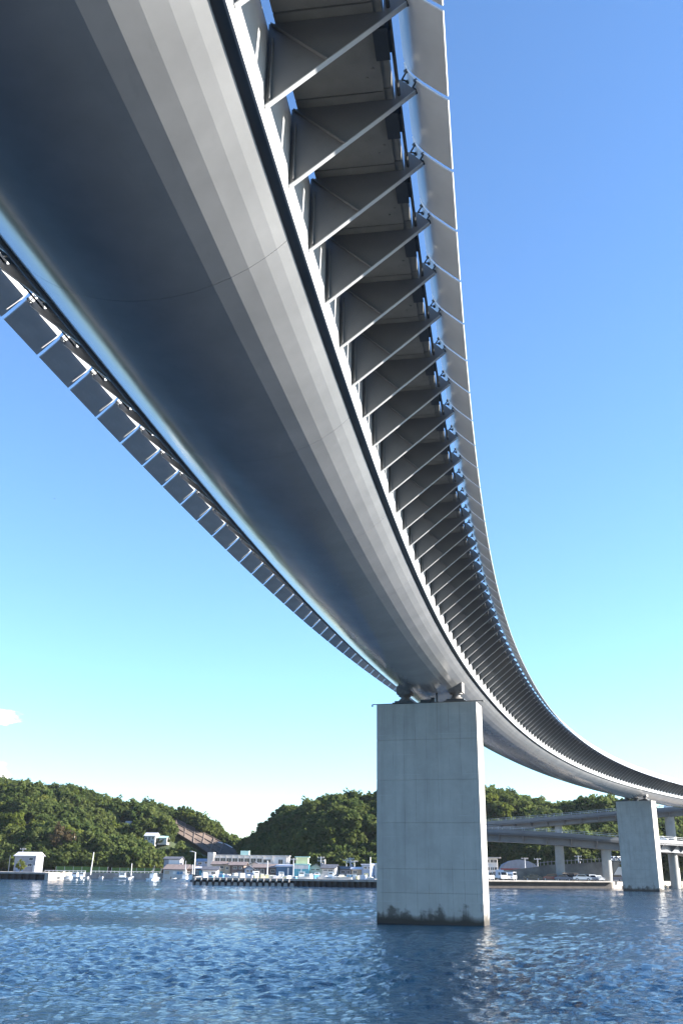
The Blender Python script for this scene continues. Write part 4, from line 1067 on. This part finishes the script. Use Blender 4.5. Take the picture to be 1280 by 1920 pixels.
pole('plain stout pole right of the pair behind the white house', 608.5, 1611, 264, r=.2, mat='offwhite')
pole('pole above the low grey house, leftmost of three', 649, 1611, 264, r=.12, arms=1)
pole('pole with white lamps above the low grey house, middle of three', 656.5, 1608, 258, r=.16, arms=2)
pole('pole above the low grey house, rightmost of three', 664, 1613, 266, r=.12, arms=1)
pole('slender pole between the beige store and the pier', 694, 1607, 246, r=.13, mat='white')
pole('curved white street lamp in front of the apartment house', 922.5, 1622, 238, r=.09, mat='white', name='street_lamp', cat='street lamp', lamp=True, base_z=1.5)
pole('pole on the slope behind the vaulted hall, left one', 984.5, 1608, 275, r=.14, arms=1, base_z=3.5)
pole('pole on the slope behind the vaulted hall, right one', 1008.5, 1609, 276, r=.12, arms=1, base_z=3.5)
pole('pole with crossarms behind the retaining wall between the columns', 1085, 1604, 270, r=.13, arms=2, base_z=4)
pole('pale pole under the ramp beside the farther pier', 1147.5, 1592, 285, r=.12, arms=1, base_z=4)
for (px, y0, y1, Y, lab) in ((51, 1580, 1564, 360, 'thin pale pole among trees on the left slope, left one'), (133, 1580, 1564, 362, 'thin pale pole among trees on the left slope, middle one'), (289, 1612, 1598, 350, 'thin pale pole among trees below the hillside house')):
    Y = on_slope(px, y0 + 8, gL) - 3
    pole(lab, px, y1, Y, r=.12, mat='offwhite', base_z=KZ(px, y0 + 8, Y))

def net_fence(label, x0, x1, y, Y):
    A = at(x0, y, Y); B = at(x1, y, Y); L = B.x - A.x; hh = A.z - GZ
    root = empty('net_fence', (A.x, Y, GZ)); tag(root, label, 'fence', 'green net fences along the small harbour')
    n = 6
    for i in range(n): MB().box(L * i / n + .05, L * (i + 1) / n - .05, -.03, .03, .05, hh).build('net_panel', M['greennet'], root)
    for i in range(n + 1): MB().box(L * i / n - .05, L * i / n + .05, -.05, .05, 0, hh + .06).build('post', M['galv'], root)
    MB().box(-.05, L + .05, -.08, .08, hh + .06, hh + .16).build('top_rail', M['leaf_bright'], root)
net_fence('long green net fence at the left behind the small boats', 106, 203, 1624.5, 318)
net_fence('green net fence at the right end, next to the shop house', 210, 303, 1627, 318)
def white_rail(label, x0, x1, Y, n, z=1.6):
    A = at(x0, 1640, Y); B = at(x1, 1640, Y); L = B.x - A.x
    root = empty('guard_rail', (A.x, Y, z)); tag(root, label, 'guard rail')
    for i in range(n + 1): MB().box(L * i / n - .06, L * i / n + .06, -.05, .05, -.1, .5).build('post', M['white'], root)
    MB().box(0, L, -.09, -.062, .28, .46).build('beam', M['white'], root)
white_rail('white guard rail along the middle of the small harbour road', 172, 300, 312, 18)
white_rail('white guard rail along the left end of the small harbour road', 84, 160, 314, 10)

# palm like plants by the shop house
def palm(label, px, Y):
    q = on_ground(px, Y); root = empty('palm_plant', q); tag(root, label, 'plant', 'spiky plants beside the shop house')
    MB().tube((0, 0, -.2), (0, 0, 1.6), .16, .12, 8).build('trunk', M['bark'], root)
    for i in range(11):
        a = i * 2.4; d = Vector((math.cos(a), math.sin(a), 0)); up = .9 + .5 * ((i * 7) % 5) / 5
        p0 = Vector((0, 0, 1.55)); p1 = p0 + d * .8 + Vector((0, 0, up)); p2 = p0 + d * 1.7 + Vector((0, 0, up * .75)); s = d.cross(Vector((0, 0, 1))) * .16
        MB().poly([p0 - s * .4, p0 + s * .4, p1 + s, p1 - s, p2], [(0, 1, 2, 3), (3, 2, 4)]).build('frond', M['leaf_bright'], root, fix=False)
palm('spiky yellow green plant left of the shop house, left one', 283, 322)
palm('spiky yellow green plant left of the shop house, right one', 295, 321)
# crates and gear on the long quay
USED = set()
NEAR = [(393, 'white hut'), (418, 'beige house'), (444, 'brown house'), (470, 'gable house'), (497, 'long brown shed'), (533, 'navy warehouse'), (565, 'teal workshop'), (591, 'small gable house'), (615, 'white house'), (647, 'low grey house'), (668, 'beige store'), (690, 'bluegrey house')]
KIND = [('boatwhite', 'white'), ('boatblue', 'blue'), ('offwhite', 'beige'), ('roof_metal', 'pale grey'), ('yellow', 'cream yellow')]
for i in range(34):
    px = 386 + i * 9.3 + r_.uniform(-3, 3); Y = 224 + r_.uniform(-2, 6); q = at(px, 1650, Y)
    a, c, e = r_.uniform(.3, .8), r_.uniform(.3, .7), r_.uniform(.3, .9)
    mt, cn = r_.choice(KIND)
    if i % 3 == 0: mt, cn = KIND[(i // 3) % 5]
    root = empty('fish_crate', (q.x, Y, 1.5 if Y < 226 else 1.46), r_.uniform(0, 3))
    MB().box(-a, a, -c, c, 0, e).build('crate_body', M[mt], root); MB().box(-a * 1.04, a * 1.04, -c * 1.04, c * 1.04, e, e + .08).build('lid', M['boatwhite'], root)
    nm = min(NEAR, key=lambda t: abs(t[0] - px))[1]
    lb = '%s %s %s crate on the quay before the %s' % ('tall' if e > .6 else 'low', 'wide' if a > .55 else 'narrow', cn, nm)
    while lb in USED: lb += ', nearer the pier'
    USED.add(lb)
    tag(root, lb, 'crate', 'crates and gear on the long quay')

# a bird far off in the sky at the left
bq = at(103, 935, 190)
bird = empty('bird', bq, R(30)); tag(bird, 'tiny dark bird gliding in the blue sky left of the bridge', 'bird')
b = MB(); b.tube((0, -.16, 0), (0, .0, .01), .02, .05, 8); b.tube((0, .0, .01), (0, .2, 0), .05, .015, 8)
for sx in (-1, 1):
    b.poly([(0, -.05, .03), (0, .08, .03), (sx * .22, .05, .09), (sx * .22, -.03, .09), (sx * .46, -.04, .05), (0, -.05, .01), (0, .08, .01), (sx * .22, .05, .075), (sx * .22, -.03, .075)],
           [(0, 1, 2, 3), (3, 2, 4), (5, 8, 7, 6), (8, 4, 7), (0, 3, 8, 5), (1, 6, 7, 2), (2, 7, 4), (3, 4, 8)])
b.build('body', M['dark'], bird)

# ------------------------------------------------------------------ thin sea air
hz = MB().box(-520, 900, -320, 640, -6, 95)
hm = bpy.data.materials.new('sea_air'); hm.use_nodes = True; ht = hm.node_tree; ht.nodes.remove(ht.nodes['Principled BSDF'])
hv = ht.nodes.new('ShaderNodeVolumePrincipled'); hv.inputs['Color'].default_value = (.82, .90, 1, 1); hv.inputs['Density'].default_value = .00005; hv.inputs['Anisotropy'].default_value = .2
ht.links.new(hv.outputs[0], ht.nodes['Material Output'].inputs['Volume'])
tag(hz.build('haze', hm), 'thin sea haze over the bay', None, None, 'stuff')
